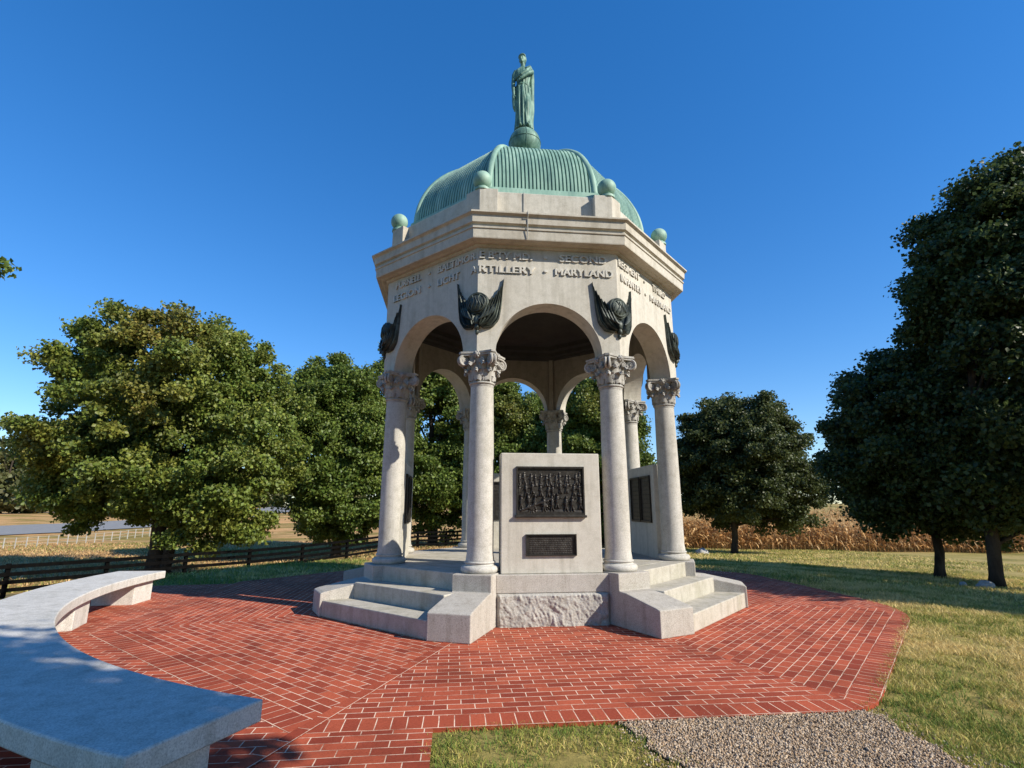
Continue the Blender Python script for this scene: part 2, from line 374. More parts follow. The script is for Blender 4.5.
# ------------------------------------------------------------------ paving
PA = 6.03
PD = [6.0, 5.67, 5.86, 6.03, 6.03, 6.03, 6.03, 6.03]
def face_line(k): a = rad(45 * k); return math.sin(a), -math.cos(a), PD[k % 8]
def plaza_corner(k, inset=0.0):
    a1, b1, c1 = face_line(k); a2, b2, c2 = face_line((k + 1) % 8); c1 -= inset; c2 -= inset; d = a1 * b2 - a2 * b1
    return ((c1 * b2 - c2 * b1) / d, (a1 * c2 - a2 * c1) / d)
def round_corner(k, inset, cut):
    # corner k split into [points on face k..., middle] and [middle, points on face k+1...]
    c = Vector(plaza_corner(k, inset)); p0 = Vector(plaza_corner(k - 1, inset)); p1 = Vector(plaza_corner(k + 1, inset))
    if cut <= 0: return [tuple(c)], [tuple(c)]
    a = c + (p0 - c).normalized() * cut; b = c + (p1 - c).normalized() * cut
    bz = lambda t: tuple(a * (1 - t) ** 2 + c * 2 * t * (1 - t) + b * t * t)
    return [bz(t) for t in (0, 0.17, 0.33, 0.5)], [bz(t) for t in (0.5, 0.67, 0.83, 1.0)]
CUTS = [0.35, 1.15, 0.5, 0, 0, 0, 0, 0]
RC = [round_corner(k, 0.0, CUTS[k]) for k in range(8)]
RC_IN = [round_corner(k, 0.235, CUTS[k] * 0.93) for k in range(8)]
PLAZA = []
for k in range(8): PLAZA += RC[k][0] + (RC[k][1][1:] if len(RC[k][1]) > 1 else [])
def build_plaza():
    bm = bmesh.new(); uvl = bm.loops.layers.uv.new('UVMap')
    def quad(pts, uvs, mi, z=0.0):
        f = bm.faces.new([bm.verts.new((x, y, z)) for x, y in pts]); f.material_index = mi
        for l, u in zip(f.loops, uvs): l[uvl].uv = u
    core = octo(2.0)
    def uvs(k, pts, swap, off):
        a = rad(45 * k); out = []
        for x, y in pts:
            t = math.cos(a) * x + math.sin(a) * y; D = math.sin(a) * x - math.cos(a) * y
            out.append((D - (PD[k] - 0.235), t + 20) if swap else (t + 40 + off, D + 0.02 - PD[k] + 120 * 0.112))
        return out
    for k in range(8):
        inner = RC_IN[k - 1][1] + RC_IN[k][0]; outer = RC[k - 1][1] + RC[k][0]
        P = [core[k]] + inner + [core[(k + 1) % 8]]
        quad(P, uvs(k, P, False, k * 0.37), 0)
        n0 = len(RC[k - 1][1])
        for i in range(len(inner) - 1):
            P = [inner[i], outer[i], outer[i + 1], inner[i + 1]]
            quad(P, uvs(k, P, True, 0), 1)
    # rim
    oc = PLAZA
    for k in range(len(oc)):
        (x0, y0), (x1, y1) = oc[k], oc[(k + 1) % len(oc)]
        f = bm.faces.new([bm.verts.new(q) for q in ((x0, y0, -0.12), (x1, y1, -0.12), (x1, y1, 0), (x0, y0, 0))]); f.material_index = 1
    bmesh.ops.recalc_face_normals(bm, faces=bm.faces)
    for f in bm.faces:
        if abs(f.normal.z) > 0.9 and f.normal.z < 0: f.normal_flip()
    me = bpy.data.meshes.new('brick_plaza'); bm.to_mesh(me); bm.free()
    me.materials.append(M_BRICK); me.materials.append(M_BRICK_SOLDIER)
    obj('brick_plaza', me, kind='structure')
    # seam strips along the mitre of the front-left corner
    bm = bmesh.new(); uvl = bm.loops.layers.uv.new('UVMap')
    for a in (-22.5,):
        d = Vector((math.sin(rad(a)), -math.cos(rad(a)))); n = Vector((-d.y, d.x)); w = 0.118 / 2
        r0, r1 = 2.9, 7.3
        P = [d * r0 - n * w, d * r1 - n * w, d * r1 + n * w, d * r0 + n * w]
        f = bm.faces.new([bm.verts.new((q.x, q.y, 0.004)) for q in P])
        for l, u in zip(f.loops, [(r0, 0), (r1, 0), (r1, 0.118), (r0, 0.118)]): l[uvl].uv = u
        if f.normal.z < 0: f.normal_flip()
    me = bpy.data.meshes.new('paving_seam'); bm.to_mesh(me); bm.free(); me.materials.append(M_BRICK)
    obj('paving_seam', me, kind='structure')
    # apron of bricks below the bench
    bm = bmesh.new(); uvl = bm.loops.layers.uv.new('UVMap')
    cx, cy, R = 0.81, -0.11, 8.75
    outer = [(cx + R * math.cos(rad(t)), cy + R * math.sin(rad(t))) for t in np.linspace(166, 249, 40)]
    poly = outer + [(-1.52, -8.5), (-1.52, -5.5), (-3.5, -3.5), (-5.4, 0.0), (-5.6, 2.2)]
    f = bm.faces.new([bm.verts.new((x, y, -0.0015)) for x, y in poly])
    for l in f.loops: l[uvl].uv = (l.vert.co.x + 40.05, l.vert.co.y + 40)
    f.normal_update()
    if f.normal.z < 0: f.normal_flip()
    me = bpy.data.meshes.new('brick_apron'); bm.to_mesh(me); bm.free(); me.materials.append(M_BRICK)
    obj('brick_apron', me, kind='structure')
    return poly
APRON = build_plaza()

GRAVEL = [(-0.12, -5.9), (1.85, -5.9), (1.98, -6.1), (1.95, -6.4), (1.85, -7.0), (1.8, -8.5), (1.8, -11), (0.3, -11), (0.15, -8.2), (0.10, -7.0), (-0.02, -6.5)]
def ragged(poly, amp, step):
    out = []; rr = np.random.default_rng(3)
    for i in range(len(poly)):
        a, b = np.array(poly[i]), np.array(poly[(i + 1) % len(poly)]); n = max(1, int(np.linalg.norm(b - a) / step))
        for j in range(n): out.append(tuple(a + (b - a) * j / n + (rr.normal(0, amp, 2) if a[1] < -5.95 or b[1] < -5.95 else 0)))
    return out
GRAVEL = ragged(GRAVEL, 0.035, 0.12)
def build_gravel():
    mb = MB(); mb.add([(x, y, -0.018) for x, y in GRAVEL], [tuple(range(len(GRAVEL)))])
    o = mb.build('gravel_path', M_GRAVEL, kind='structure')
    if o.data.polygons[0].normal.z < 0: o.data.flip_normals()
build_gravel()

def in_poly(x, y, poly):
    ins = np.zeros(x.shape, bool); n = len(poly)
    for i in range(n):
        x0, y0 = poly[i]; x1, y1 = poly[(i + 1) % n]
        c = ((y0 > y) != (y1 > y)) & (x < (x1 - x0) * (y - y0) / ((y1 - y0) if y1 != y0 else 1e-9) + x0)
        ins ^= c
    return ins
def in_octo(x, y, apo):
    r = np.zeros(x.shape)
    for k in range(8):
        a = rad(45 * k); r = np.maximum(r, x * math.sin(a) - y * math.cos(a))
    return r < apo

def noise2(x, y, s, seed=0.0):
    return np.array([mnoise.noise(Vector((a * s + seed, b * s, seed))) for a, b in zip(x, y)])

def pebbles():
    n = 58000
    x = rng.uniform(-0.2, 2.7, n); y = rng.uniform(-8.6, -5.9, n)
    keep = in_poly(x, y, GRAVEL); x, y = x[keep], y[keep]
    # strays along the edges
    xs = np.where(rng.uniform(0, 1, 900) < 0.6, rng.normal(1.88, 0.14, 900), rng.normal(-0.05, 0.09, 900)); ys = rng.uniform(-7.5, -5.85, 900); k2 = (~in_poly(xs, ys, PLAZA)) | (rng.uniform(0, 1, 900) < 0.0); x = np.concatenate([x, xs[k2]]); y = np.concatenate([y, ys[k2]])
    n = len(x)
    t = (1 + 5 ** 0.5) / 2
    iv = np.array([(-1, t, 0), (1, t, 0), (-1, -t, 0), (1, -t, 0), (0, -1, t), (0, 1, t), (0, -1, -t), (0, 1, -t), (t, 0, -1), (t, 0, 1), (-t, 0, -1), (-t, 0, 1)]) / math.sqrt(1 + t * t)
    fi = np.array([(0, 11, 5), (0, 5, 1), (0, 1, 7), (0, 7, 10), (0, 10, 11), (1, 5, 9), (5, 11, 4), (11, 10, 2), (10, 7, 6), (7, 1, 8), (3, 9, 4), (3, 4, 2), (3, 2, 6), (3, 6, 8), (3, 8, 9), (4, 9, 5), (2, 4, 11), (6, 2, 10), (8, 6, 7), (9, 8, 1)])
    s = rng.uniform(0.004, 0.0095, (n, 1, 1)) * rng.uniform(0.6, 1.3, (n, 1, 3)) * rng.uniform(0.8, 1.2, (n, 12, 1))
    a = rng.uniform(0, 6.28, n); ca, sa = np.cos(a)[:, None], np.sin(a)[:, None]
    v = iv[None] * s
    vx = v[:, :, 0] * ca - v[:, :, 1] * sa; vy = v[:, :, 0] * sa + v[:, :, 1] * ca
    co = np.stack([vx + x[:, None], vy + y[:, None], v[:, :, 2] - 0.013 + rng.uniform(0, 0.006, (n, 1))], -1)
    pal = np.array([(0.42, 0.31, 0.21), (0.32, 0.23, 0.15), (0.54, 0.43, 0.31), (0.21, 0.16, 0.115), (0.38, 0.26, 0.155), (0.46, 0.37, 0.28)])
    c = pal[rng.integers(0, len(pal), n)] * rng.uniform(0.75, 1.15, (n, 1))
    q = (fi[None] + 12 * np.arange(n)[:, None, None]).reshape(-1, 3)
    me = fast_mesh('gravel_stones', co.reshape(-1, 3), q, M_PEBBLE, np.repeat(c, 12, 0))
    obj('gravel_stones', me, kind='stuff', label='small grey and tan pebbles covering the gravel path', cat='gravel')
pebbles()

def grass_blades():
    sets = []
    def region(x0, x1, y0, y1, dens, hmin, hmax, w, f=None):
        n = int((x1 - x0) * (y1 - y0) * dens)
        x = rng.uniform(x0, x1, n); y = rng.uniform(y0, y1, n)
        jn = 0.045 * np.sin(x * 23 + 2 * np.sin(y * 17)) * np.cos(y * 19); xj = x * (1 + 0.012) + jn + rng.normal(0, 0.025, n); yj = y * (1 + 0.012) + jn + rng.normal(0, 0.02, n)
        keep = ~in_poly(xj, yj, PLAZA) & ~in_poly(x + 1.5 * jn + rng.normal(0, 0.07, n), yj, GRAVEL) & ~in_poly(x * 0.965 + 1.2 * jn, yj, APRON)
        if f is not None: keep &= f(x, y)
        x, y = x[keep], y[keep]
        sets.append((x, y, rng.uniform(hmin, hmax, len(x)), np.full(len(x), w)))
    region(-1.6, 0.35, -8.0, -5.95, 4600, 0.015, 0.052, 0.006)
    region(1.9, 4.6, -8.5, -3.0, 4200, 0.025, 0.07, 0.006, lambda x, y: x + y * 0.0 > 1.9)
    region(4.2, 9.0, -7.5, 1.0, 1700, 0.03, 0.075, 0.008)
    region(4.5, 18, 1.0, 10, 420, 0.04, 0.09, 0.014)
    region(9.0, 18, -8, 1.0, 420, 0.04, 0.09, 0.014)
    region(5, 26, 10, 26, 110, 0.05, 0.12, 0.026)
    region(-12, -4, 0, 14, 320, 0.04, 0.10, 0.016)
    region(-48, -4, 13, 46, 48, 0.06, 0.20, 0.05)
    region(-4, 12, 16, 44, 40, 0.06, 0.20, 0.05)
    x, y, h, w = (np.concatenate([s[i] for s in sets]) for i in range(4))
    n = len(x)
    nz = noise2(x, y, 0.55, 3.1); nz2 = noise2(x, y, 2.6, 9.7)
    # thin worn patches
    v = nz * 0.9 + 0.9 * nz2 + rng.normal(0, 0.28, n)
    near_edge = in_octo(x, y, PA + 0.9) & (x > 0)
    thin = (nz2 < -0.28) & (rng.uniform(0, 1, n) < 0.8)
    bare = np.exp(-(((x + 0.55) / 0.30) ** 2 + ((y + 6.55) / 0.16) ** 2)) + 0.8 * np.exp(-(((x + 1.15) / 0.18) ** 2 + ((y + 6.45) / 0.10) ** 2))
    thin |= rng.uniform(0, 1, n) < bare * 1.1 + (0.15 - 0.9 * nz2) * (x < 0.4) * (y < -5.9)
    thin |= (y < -5.9) & (x < 0.4) & (rng.uniform(0, 1, n) < np.clip(1.15 - 4.0 * np.hypot(np.maximum(x + 1.55, 0) * 0.8, np.maximum(-6.0 - y, 0) * 1.2) + 0.6 * nz2, 0, 0.85))
    keep = ~thin; x, y, h, w, v, near_edge, nz = x[keep], y[keep], h[keep], w[keep], v[keep], near_edge[keep], nz[keep]; n = len(x)
    green = np.array([(0.21, 0.23, 0.045)]); lush = np.array([(0.10, 0.17, 0.03)]); straw = np.array([(0.62, 0.48, 0.20)]); yel = np.array([(0.42, 0.36, 0.10)])
    dry = np.clip((x - 2.2) / 2.5, 0, 1)
    t = np.clip(0.50 + 0.9 * v + 0.26 * dry - 0.06, 0, 1)[:, None]
    c = np.where(t < 0.4, lush + (green - lush) * (t / 0.4), np.where(t < 0.7, green + (yel - green) * ((t - 0.4) / 0.3), yel + (straw - yel) * ((t - 0.7) / 0.3)))
    c = c * rng.uniform(0.75, 1.45, (n, 1))
    hay = ((y > 13.5) & (x < -4)) | ((y > 22) & (x < 9))
    hp = np.array([(0.46, 0.29, 0.13), (0.60, 0.41, 0.20), (0.34, 0.20, 0.085), (0.24, 0.24, 0.07)])
    ng = noise2(x * 0.35, y, 0.25, 5.5); w4 = np.where(rng.uniform(0, 1, n) < np.clip(0.18 + 1.1 * ng, 0, 0.9), 3, rng.integers(0, 3, n))
    c = np.where(hay[:, None], hp[w4] * rng.uniform(0.7, 1.3, (n, 1)), c)
    a = rng.uniform(0, 6.283, n); lean = rng.uniform(0.2, 1.5, n) * h; la = rng.uniform(0, 6.283, n)
    z = terrain(x, y) - 0.03
    dx, dy = np.cos(a) * w / 2, np.sin(a) * w / 2
    lx, ly = np.cos(la) * lean, np.sin(la) * lean
    p0 = np.stack([x - dx, y - dy, z], 1); p1 = np.stack([x + dx, y + dy, z], 1)
    p2 = np.stack([x + dx * 0.7 + lx * 0.4, y + dy * 0.7 + ly * 0.4, z + h * 0.6], 1); p3 = np.stack([x - dx * 0.7 + lx * 0.4, y - dy * 0.7 + ly * 0.4, z + h * 0.6], 1)
    p4 = np.stack([x + lx, y + ly, z + h * 0.92], 1); p5 = p4 + np.stack([dx * 0.1, dy * 0.1, 0 * dx], 1)
    co = np.stack([p0, p1, p2, p3, p4, p5], 1).reshape(-1, 3)
    b = 6 * np.arange(n)[:, None]
    q = np.concatenate([b + np.array([[0, 1, 2, 3]]), b + np.array([[3, 2, 5, 4]])], 0)
    me = fast_mesh('grass', co, q, M_GRASS, np.repeat(c, 6, 0))
    obj('grass', me, kind='stuff', label='short patchy green and straw coloured grass around the brick plaza', cat='grass')
grass_blades()

# ------------------------------------------------------------------ the monument
FZ = 0.684
monument = thing('monument_pavilion', (0, 0, 0), 'octagonal pale stone memorial pavilion with columns, arches and green copper dome', 'monument')

def radial_pts(ang, prof, halfw):
    """profile (r,z) extruded across a radial axis"""
    d = (math.sin(rad(ang)), -math.cos(rad(ang))); n = (-d[1], d[0])
    return [(d[0] * r + n[0] * s, d[1] * r + n[1] * s, z) for s in (-halfw, halfw) for r, z in prof]

# floor and inner mass
mb = MB(); mb.prism(octo(2.40), 0.0, FZ); mb.build('floor', M_STEP, monument, bevel=0.01)
for a in (45, 135, 225, 315):
    # risers in front of the floor, then two steps
    half = 2.72 * math.tan(rad(22.5)) - 0.30
    for nm, D0, D1, z, hw in (('floor_edge', 2.395, 2.72, FZ - 0.002, 0.84), ('step', 2.725, 3.12, 0.456, 0.99), ('step', 3.125, 3.545, 0.228, 1.16)):
        mb = MB(); c = face_xy(a, 0, (D0 + D1) / 2)
        mb.box((c[0], c[1], z / 2), (2 * hw, D1 - D0, z), rad(a))
        mb.build(nm, M_STEP, monument, bevel=0.014)

for k in range(8):
    ang = -22.5 + 45 * k
    prof = [(2.25, 0), (3.755, 0), (3.755, 0.325), (3.70, 0.345), (3.12, 0.452), (2.985, 0.46), (2.985, FZ + 0.003), (2.25, FZ + 0.003)]
    vs = radial_pts(ang, prof, 0.287); n = len(prof)
    mb = MB(); mb.add(vs, [tuple(range(n)), tuple(range(2 * n - 1, n - 1, -1))] + [(i, n + i, n + (i + 1) % n, (i + 1) % n) for i in range(n)])
    mb.build('cheek_block', M_GRAN, monument, bevel=0.012)

def rough_block(a, x0, x1, z0, z1, D, depth):
    nx, nz = 150, 42; vs = []; fs = []
    for j in range(nz + 1):
        for i in range(nx + 1):
            t = x0 + (x1 - x0) * i / nx; z = z0 + (z1 - z0) * j / nz
            e = min(i, nx - i, 4) / 4 * min(nz - j, 3) / 3
            q = Vector((t * 9 + a + z * 2.0, z * 9, a * 0.1))
            hgt = 0.045 + 0.030 * mnoise.noise(q * 0.35) + 0.026 * (0.5 - abs(mnoise.noise(q * 0.8))) + 0.020 * abs(mnoise.noise(Vector((q.x * 1.9, q.y * 0.8, 3.0)))) + 0.008 * mnoise.noise(q * 4.1)
            x, y = face_xy(a, t, D + max(0, hgt) * e)
            vs.append((x, y, z))
    for j in range(nz):
        for i in range(nx):
            b = j * (nx + 1) + i; fs.append((b, b + 1, b + nx + 2, b + nx + 1))
    mb = MB(); mb.add(vs, fs); return mb

def relief_plaque(a, t0, t1, z0, z1, D, seed, fig=True, sgn=1):
    """bronze relief: a field of marching figures, guns and ground, framed"""
    nx, nz = 150, 104
    r = np.random.default_rng(seed)
    H = np.zeros((nz + 1, nx + 1)); U, V = np.meshgrid(np.linspace(0, 1.45, nx + 1), np.linspace(0, 1, nz + 1))
    def stamp_seg(xa, ya, xb, yb, w, h):
        dx, dy = xb - xa, yb - ya; l2 = dx * dx + dy * dy + 1e-9
        t = np.clip(((U - xa) * dx + (V - ya) * dy) / l2, 0, 1)
        d = np.hypot(U - xa - t * dx, V - ya - t * dy) / w
        np.maximum(H, h * np.sqrt(np.clip(1 - d * d, 0, 1)), out=H)
    if fig:
        for row, (y0, s, hh) in enumerate(((0.62, 0.75, 0.5), (0.42, 0.8, 0.7), (0.12, 1.0, 1.0))):
            nfig = (13, 10, 9)[row]
            for i in range(nfig):
                x = 0.08 + 1.29 * (i + r.uniform(-0.2, 0.2)) / (nfig - 1); y = y0 + r.uniform(-0.04, 0.04); k = s * 0.27
                ln = r.uniform(-0.05, 0.08)
                stamp_seg(x, y + k * 0.42, x + ln * k, y + k * 0.80, 0.035 * s, hh)
                stamp_seg(x + ln * k, y + k * 1.0, x + ln * k + 0.002, y + k * 1.02, 0.026 * s, hh)
                stamp_seg(x, y + k * 0.42, x - 0.03 * s, y, 0.018 * s, hh * 0.85); stamp_seg(x, y + k * 0.42, x + 0.035 * s, y, 0.018 * s, hh * 0.85)
                stamp_seg(x - 0.05, y + k * 0.55, x + 0.09, y + k * (0.8 + r.uniform(-0.1, 0.3)), 0.010, hh)
        stamp_seg(0.1, 0.1, 0.75, 0.34, 0.03, 0.9); stamp_seg(0.05, 0.07, 1.4, 0.05, 0.05, 0.5)
        for cx, cy in ((0.33, 0.14), (0.62, 0.2)):
            for q in range(10): stamp_seg(cx, cy, cx + 0.1 * math.cos(q * 0.628), cy + 0.1 * math.sin(q * 0.628), 0.012, 0.8)
    else:
        for rw in range(9):
            y = 0.88 - rw * 0.095; x = 0.12
            while x < 1.3:
                w = r.uniform(0.015, 0.05); stamp_seg(x, y, x + w, y, 0.018, 0.25); x += w + 0.045
    H *= 0.030 if fig else 0.012
    fr = (U < 0.03) | (U > 1.42) | (V < 0.04) | (V > 0.96)
    H = np.where(fr, 0.030, H)
    vs = []; fs = []
    for j in range(nz + 1):
        for i in range(nx + 1):
            x, y = face_xy(a, t0 + (t1 - t0) * i / nx, D + sgn * (0.004 + H[j, i])); vs.append((x, y, z0 + (z1 - z0) * j / nz))
    for j in range(nz):
        for i in range(nx):
            b = j * (nx + 1) + i; fs.append((b, b + 1, b + nx + 2, b + nx + 1))
    # skirt
    ring = [i for i in range(nx + 1)] + [j * (nx + 1) + nx for j in range(1, nz + 1)] + [nz * (nx + 1) + i for i in range(nx - 1, -1, -1)] + [j * (nx + 1) for j in range(nz - 1, 0, -1)]
    base = len(vs)
    for idx in ring:
        i, j = idx % (nx + 1), idx // (nx + 1); x, y = face_xy(a, t0 + (t1 - t0) * i / nx, D - sgn * 0.01); vs.append((x, y, z0 + (z1 - z0) * j / nz))
    m = len(ring)
    for q in range(m): fs.append((ring[q], base + q, base + (q + 1) % m, ring[(q + 1) % m]))
    mb = MB(); mb.add(vs, fs); return mb

for a in (0, 90, 180, 270):
    # smooth course, rough course below
    mb = MB(); c = face_xy(a, 0, 2.54); mb.box((c[0], c[1], 0.428 + 0.121), (1.60, 0.286, 0.242), rad(a))
    ped = mb.build('tablet_pedestal', M_GRAN, monument, bevel=0.01)
    o = rough_block(a, -0.795, 0.795, 0.0, 0.4275, 2.665, 0.1).build('rough_course', M_ROUGH, ped, smooth=True)
    mb = MB(); c = face_xy(a, 0, 2.44); W0, W1 = -0.732, 0.728
    mb.box((c[0], c[1], (0.672 + 2.362) / 2), (1.46, 0.34, 2.362 - 0.672), rad(a))
    wall = mb.build('tablet_wall', M_LIME, monument, bevel=0.012)
    relief_plaque(a, -0.51, 0.492, 1.47, 2.165, 2.61, 11 + a).build('relief_plaque', M_PLAQUE, wall, smooth=True, angle=40)
    mb = MB(); c = face_xy(a, -0.01, 2.63); mb.box((c[0], c[1], 1.455), (1.05, 0.07, 0.035), rad(a)); mb.build('plaque_sill', M_PLAQUE, wall, bevel=0.006)
    relief_plaque(a, -0.376, 0.356, 0.912, 1.208, 2.61, 51 + a, fig=False).build('inscription_plaque', M_PLAQUE, wall, smooth=True, angle=40)
    for t0, t1 in ((-0.56, -0.03), (0.03, 0.56)):
        relief_plaque(a, t0, t1, 1.30, 2.17, 2.27, 71 + a + int(t0 * 10), fig=False, sgn=-1).build('inner_plaque', M_PLAQUE, wall, smooth=True, angle=40)

# columns -------------------------------------------------------------------
def volute(mb, c, dirv, r, th):
    """spiral scroll standing in the plane of dirv and Z"""
    d = Vector((dirv[0], dirv[1], 0)).normalized(); s = Vector((-d.y, d.x, 0)); c = Vector(c)
    pts = []; rr = []
    for i in range(26):
        t = i / 25; ang = math.pi * 0.55 - t * 2 * math.pi * 1.55; q = r * (1 - 0.82 * t)
        pts.append(c + d * (q * math.cos(ang)) + Vector((0, 0, 1)) * (q * math.sin(ang))); rr.append(th * (1 - 0.35 * t))
    mb.tube(pts, rr, 6)
    mb.sphere(c, r * 0.25, 8, 6)
    # web
    mb.lathe([(0, -th * 0.4), (r * 0.9, -th * 0.4), (r * 0.9, th * 0.4), (0, th * 0.4)], 14)
    n = 14 * 4; m = Matrix((d, s, Vector((0, 0, 1)))).transposed()
    rot = Matrix(((d.x, 0, s.x), (d.y, 0, s.y), (0, 1, 0)))
    for i in range(len(mb.v) - n, len(mb.v)):
        v = Vector(mb.v[i]); mb.v[i] = tuple(rot @ v + c)

def build_column(ang):
    x, y = 2.65 * math.sin(rad(ang)), -2.65 * math.cos(rad(ang))
    root = None
    mb = MB(); prof = [(0.0, 0)]
    z0, z1 = FZ + 0.16, 3.36
    prof = []
    for i in range(25):
        t = i / 24; prof.append((0.19 - 0.016 * t ** 1.6 + 0.004 * math.sin(t * math.pi), z0 + (z1 - z0) * t))
    mb.lathe([(0.0, z0)] + [(prof[0][0] + 0.012, z0), (prof[0][0] + 0.012, z0 + 0.02)] + prof[1:] + [(0.0, z1)], 40, cap=False)
    col = mb.mesh('column', M_COLUMN, True, angle=40)
    co = obj('column', col, monument); co.location = (x, y, 0); co.rotation_euler = (0, 0, rad(ang))
    mb = MB()
    tor = [(0.0, FZ), (0.255, FZ)]
    for i in range(9):
        t = -math.pi / 2 + math.pi * i / 8; tor.append((0.232 + 0.042 * math.cos(t), FZ + 0.05 + 0.05 * math.sin(t)))
    tor += [(0.222, FZ + 0.102), (0.208, FZ + 0.115), (0.205, FZ + 0.125)]
    for i in range(5):
        t = -math.pi / 2 + math.pi * i / 4; tor.append((0.205 + 0.018 * math.cos(t), FZ + 0.142 + 0.017 * math.sin(t)))
    tor += [(0.0, FZ + 0.16)]
    mb.lathe(tor, 40, cap=False)
    b = mb.build('column_base', M_COLUMN, co, smooth=True, angle=50)
    cap = bpy.data.objects.new('capital', CAPITAL); COL.objects.link(cap); cap.parent = co
    return co

def make_capital():
    mb = MB(); z0 = 3.36
    # necking, astragal, bell
    prof = [(0.0, z0), (0.176, z0)]
    for i in range(7):
        t = -math.pi / 2 + math.pi * i / 6; prof.append((0.180 + 0.018 * math.cos(t), z0 + 0.055 + 0.018 * math.sin(t)))
    prof += [(0.182, z0 + 0.085), (0.190, z0 + 0.20), (0.205, z0 + 0.32), (0.235, z0 + 0.42), (0.262, z0 + 0.465), (0.0, z0 + 0.465)]
    mb.lathe(prof, 36, cap=False)
    # small flutes just above the astragal
    for i in range(22):
        a = 2 * math.pi * i / 22; c, s = math.cos(a), math.sin(a)
        mb.tube([(0.186 * c, 0.186 * s, z0 + 0.085), (0.192 * c, 0.192 * s, z0 + 0.15), (0.197 * c, 0.197 * s, z0 + 0.20)], [0.012, 0.016, 0.012], 6)
    # acanthus leaves: two rows, curling out
    for row, (n, zb, zt, out, w, ph) in enumerate(((8, 0.10, 0.27, 0.085, 0.075, 0.0), (8, 0.16, 0.37, 0.10, 0.075, math.pi / 8))):
        for i in range(n):
            a = 2 * math.pi * i / n + ph; vs = []; fs = []
            m = 7
            for j in range(m + 1):
                t = j / m
                rr = 0.198 + 0.012 * t + out * max(0, t - 0.45) ** 1.5 * 2.2; zz = z0 + zb + (zt - zb) * (math.sin(min(1, t * 1.18) * math.pi / 2)) - (0.045 if t > 0.99 else 0.0)
                ww = w * (0.75 + 0.4 * math.sin(t * math.pi)) * (1 - 0.55 * max(0, t - 0.7) / 0.3) * (1.0 if j % 2 else 0.82)
                for sx in (-1, -0.5, 0, 0.5, 1):
                    da = sx * ww / rr; rloc = rr + 0.014 * (1 - abs(sx)) + (0.008 if abs(sx) == 0.5 else 0)
                    vs.append((rloc * math.cos(a + da), rloc * math.sin(a + da), zz - 0.02 * abs(sx)))
            for j in range(m):
                for q in range(4): fs.append((j * 5 + q, j * 5 + q + 1, j * 5 + 6 + q, j * 5 + 5 + q))
            o = len(mb.v); mb.add(vs, fs)
            mb.add([((1 - 0.06) * v[0], (1 - 0.06) * v[1], v[2] - 0.006) for v in vs], [tuple(reversed(f)) for f in fs])
            mb.sphere(((0.198 + out * 0.95) * math.cos(a), (0.198 + out * 0.95) * math.sin(a), z0 + zt - 0.02), 0.024, 8, 6, (1, 1, 0.8))
    # corner volutes and stalks
    for k in range(4):
        a = math.pi / 4 + k * math.pi / 2; d = (math.cos(a), math.sin(a))
        for off in (-0.028, 0.028):
            c = (d[0] * 0.315 - d[1] * off, d[1] * 0.315 + d[0] * off, z0 + 0.385)
            volute(mb, c, (d[0], d[1]), 0.088, 0.022)
        mb.tube([(d[0] * 0.20, d[1] * 0.20, z0 + 0.22), (d[0] * 0.235, d[1] * 0.235, z0 + 0.33), (d[0] * 0.29, d[1] * 0.29, z0 + 0.43)], [0.03, 0.032, 0.028], 8)
        # rosette in the middle of each side
        a2 = k * math.pi / 2
        c2 = (0.262 * math.cos(a2), 0.262 * math.sin(a2), z0 + 0.475)
        mb.sphere(c2, 0.035, 10, 8)
        for q in range(6):
            t = q * math.pi / 3; mb.sphere((c2[0] - math.sin(a2) * 0.036 * math.cos(t), c2[1] + math.cos(a2) * 0.036 * math.cos(t), c2[2] + 0.036 * math.sin(t)), 0.02, 8, 6)
        for sg in (-1, 1):
            b0 = a2 + sg * 0.28
            volute(mb, (0.252 * math.cos(b0), 0.252 * math.sin(b0), z0 + 0.375), (-math.sin(a2) * sg, math.cos(a2) * sg), 0.045, 0.013)
    # concave abacus
    pts = []
    for k in range(4):
        a0 = math.pi / 4 + k * math.pi / 2; c0 = Vector((0.415 * math.cos(a0), 0.415 * math.sin(a0))); a1 = a0 + math.pi / 2; c1 = Vector((0.415 * math.cos(a1), 0.415 * math.sin(a1)))
        e = (c1 - c0).normalized(); s0 = c0 + e * 0.05; s1 = c1 - e * 0.05; mid = Vector((math.cos(a0 + math.pi / 4), math.sin(a0 + math.pi / 4)))
        for j in range(9):
            t = j / 8; q = s0.lerp(s1, t) - mid * 0.035 * math.sin(t * math.pi); pts.append((q.x, q.y))
    mb.prism([(x * 0.95, y * 0.95) for x, y in pts], z0 + 0.462, z0 + 0.492); mb.prism(pts, z0 + 0.4922, z0 + 0.523)
    me = mb.mesh('capital', M_CAP, True, merge=False, angle=45)
    return me
CAPITAL = make_capital()
for k in range(8): build_column(-22.5 + 45 * k)

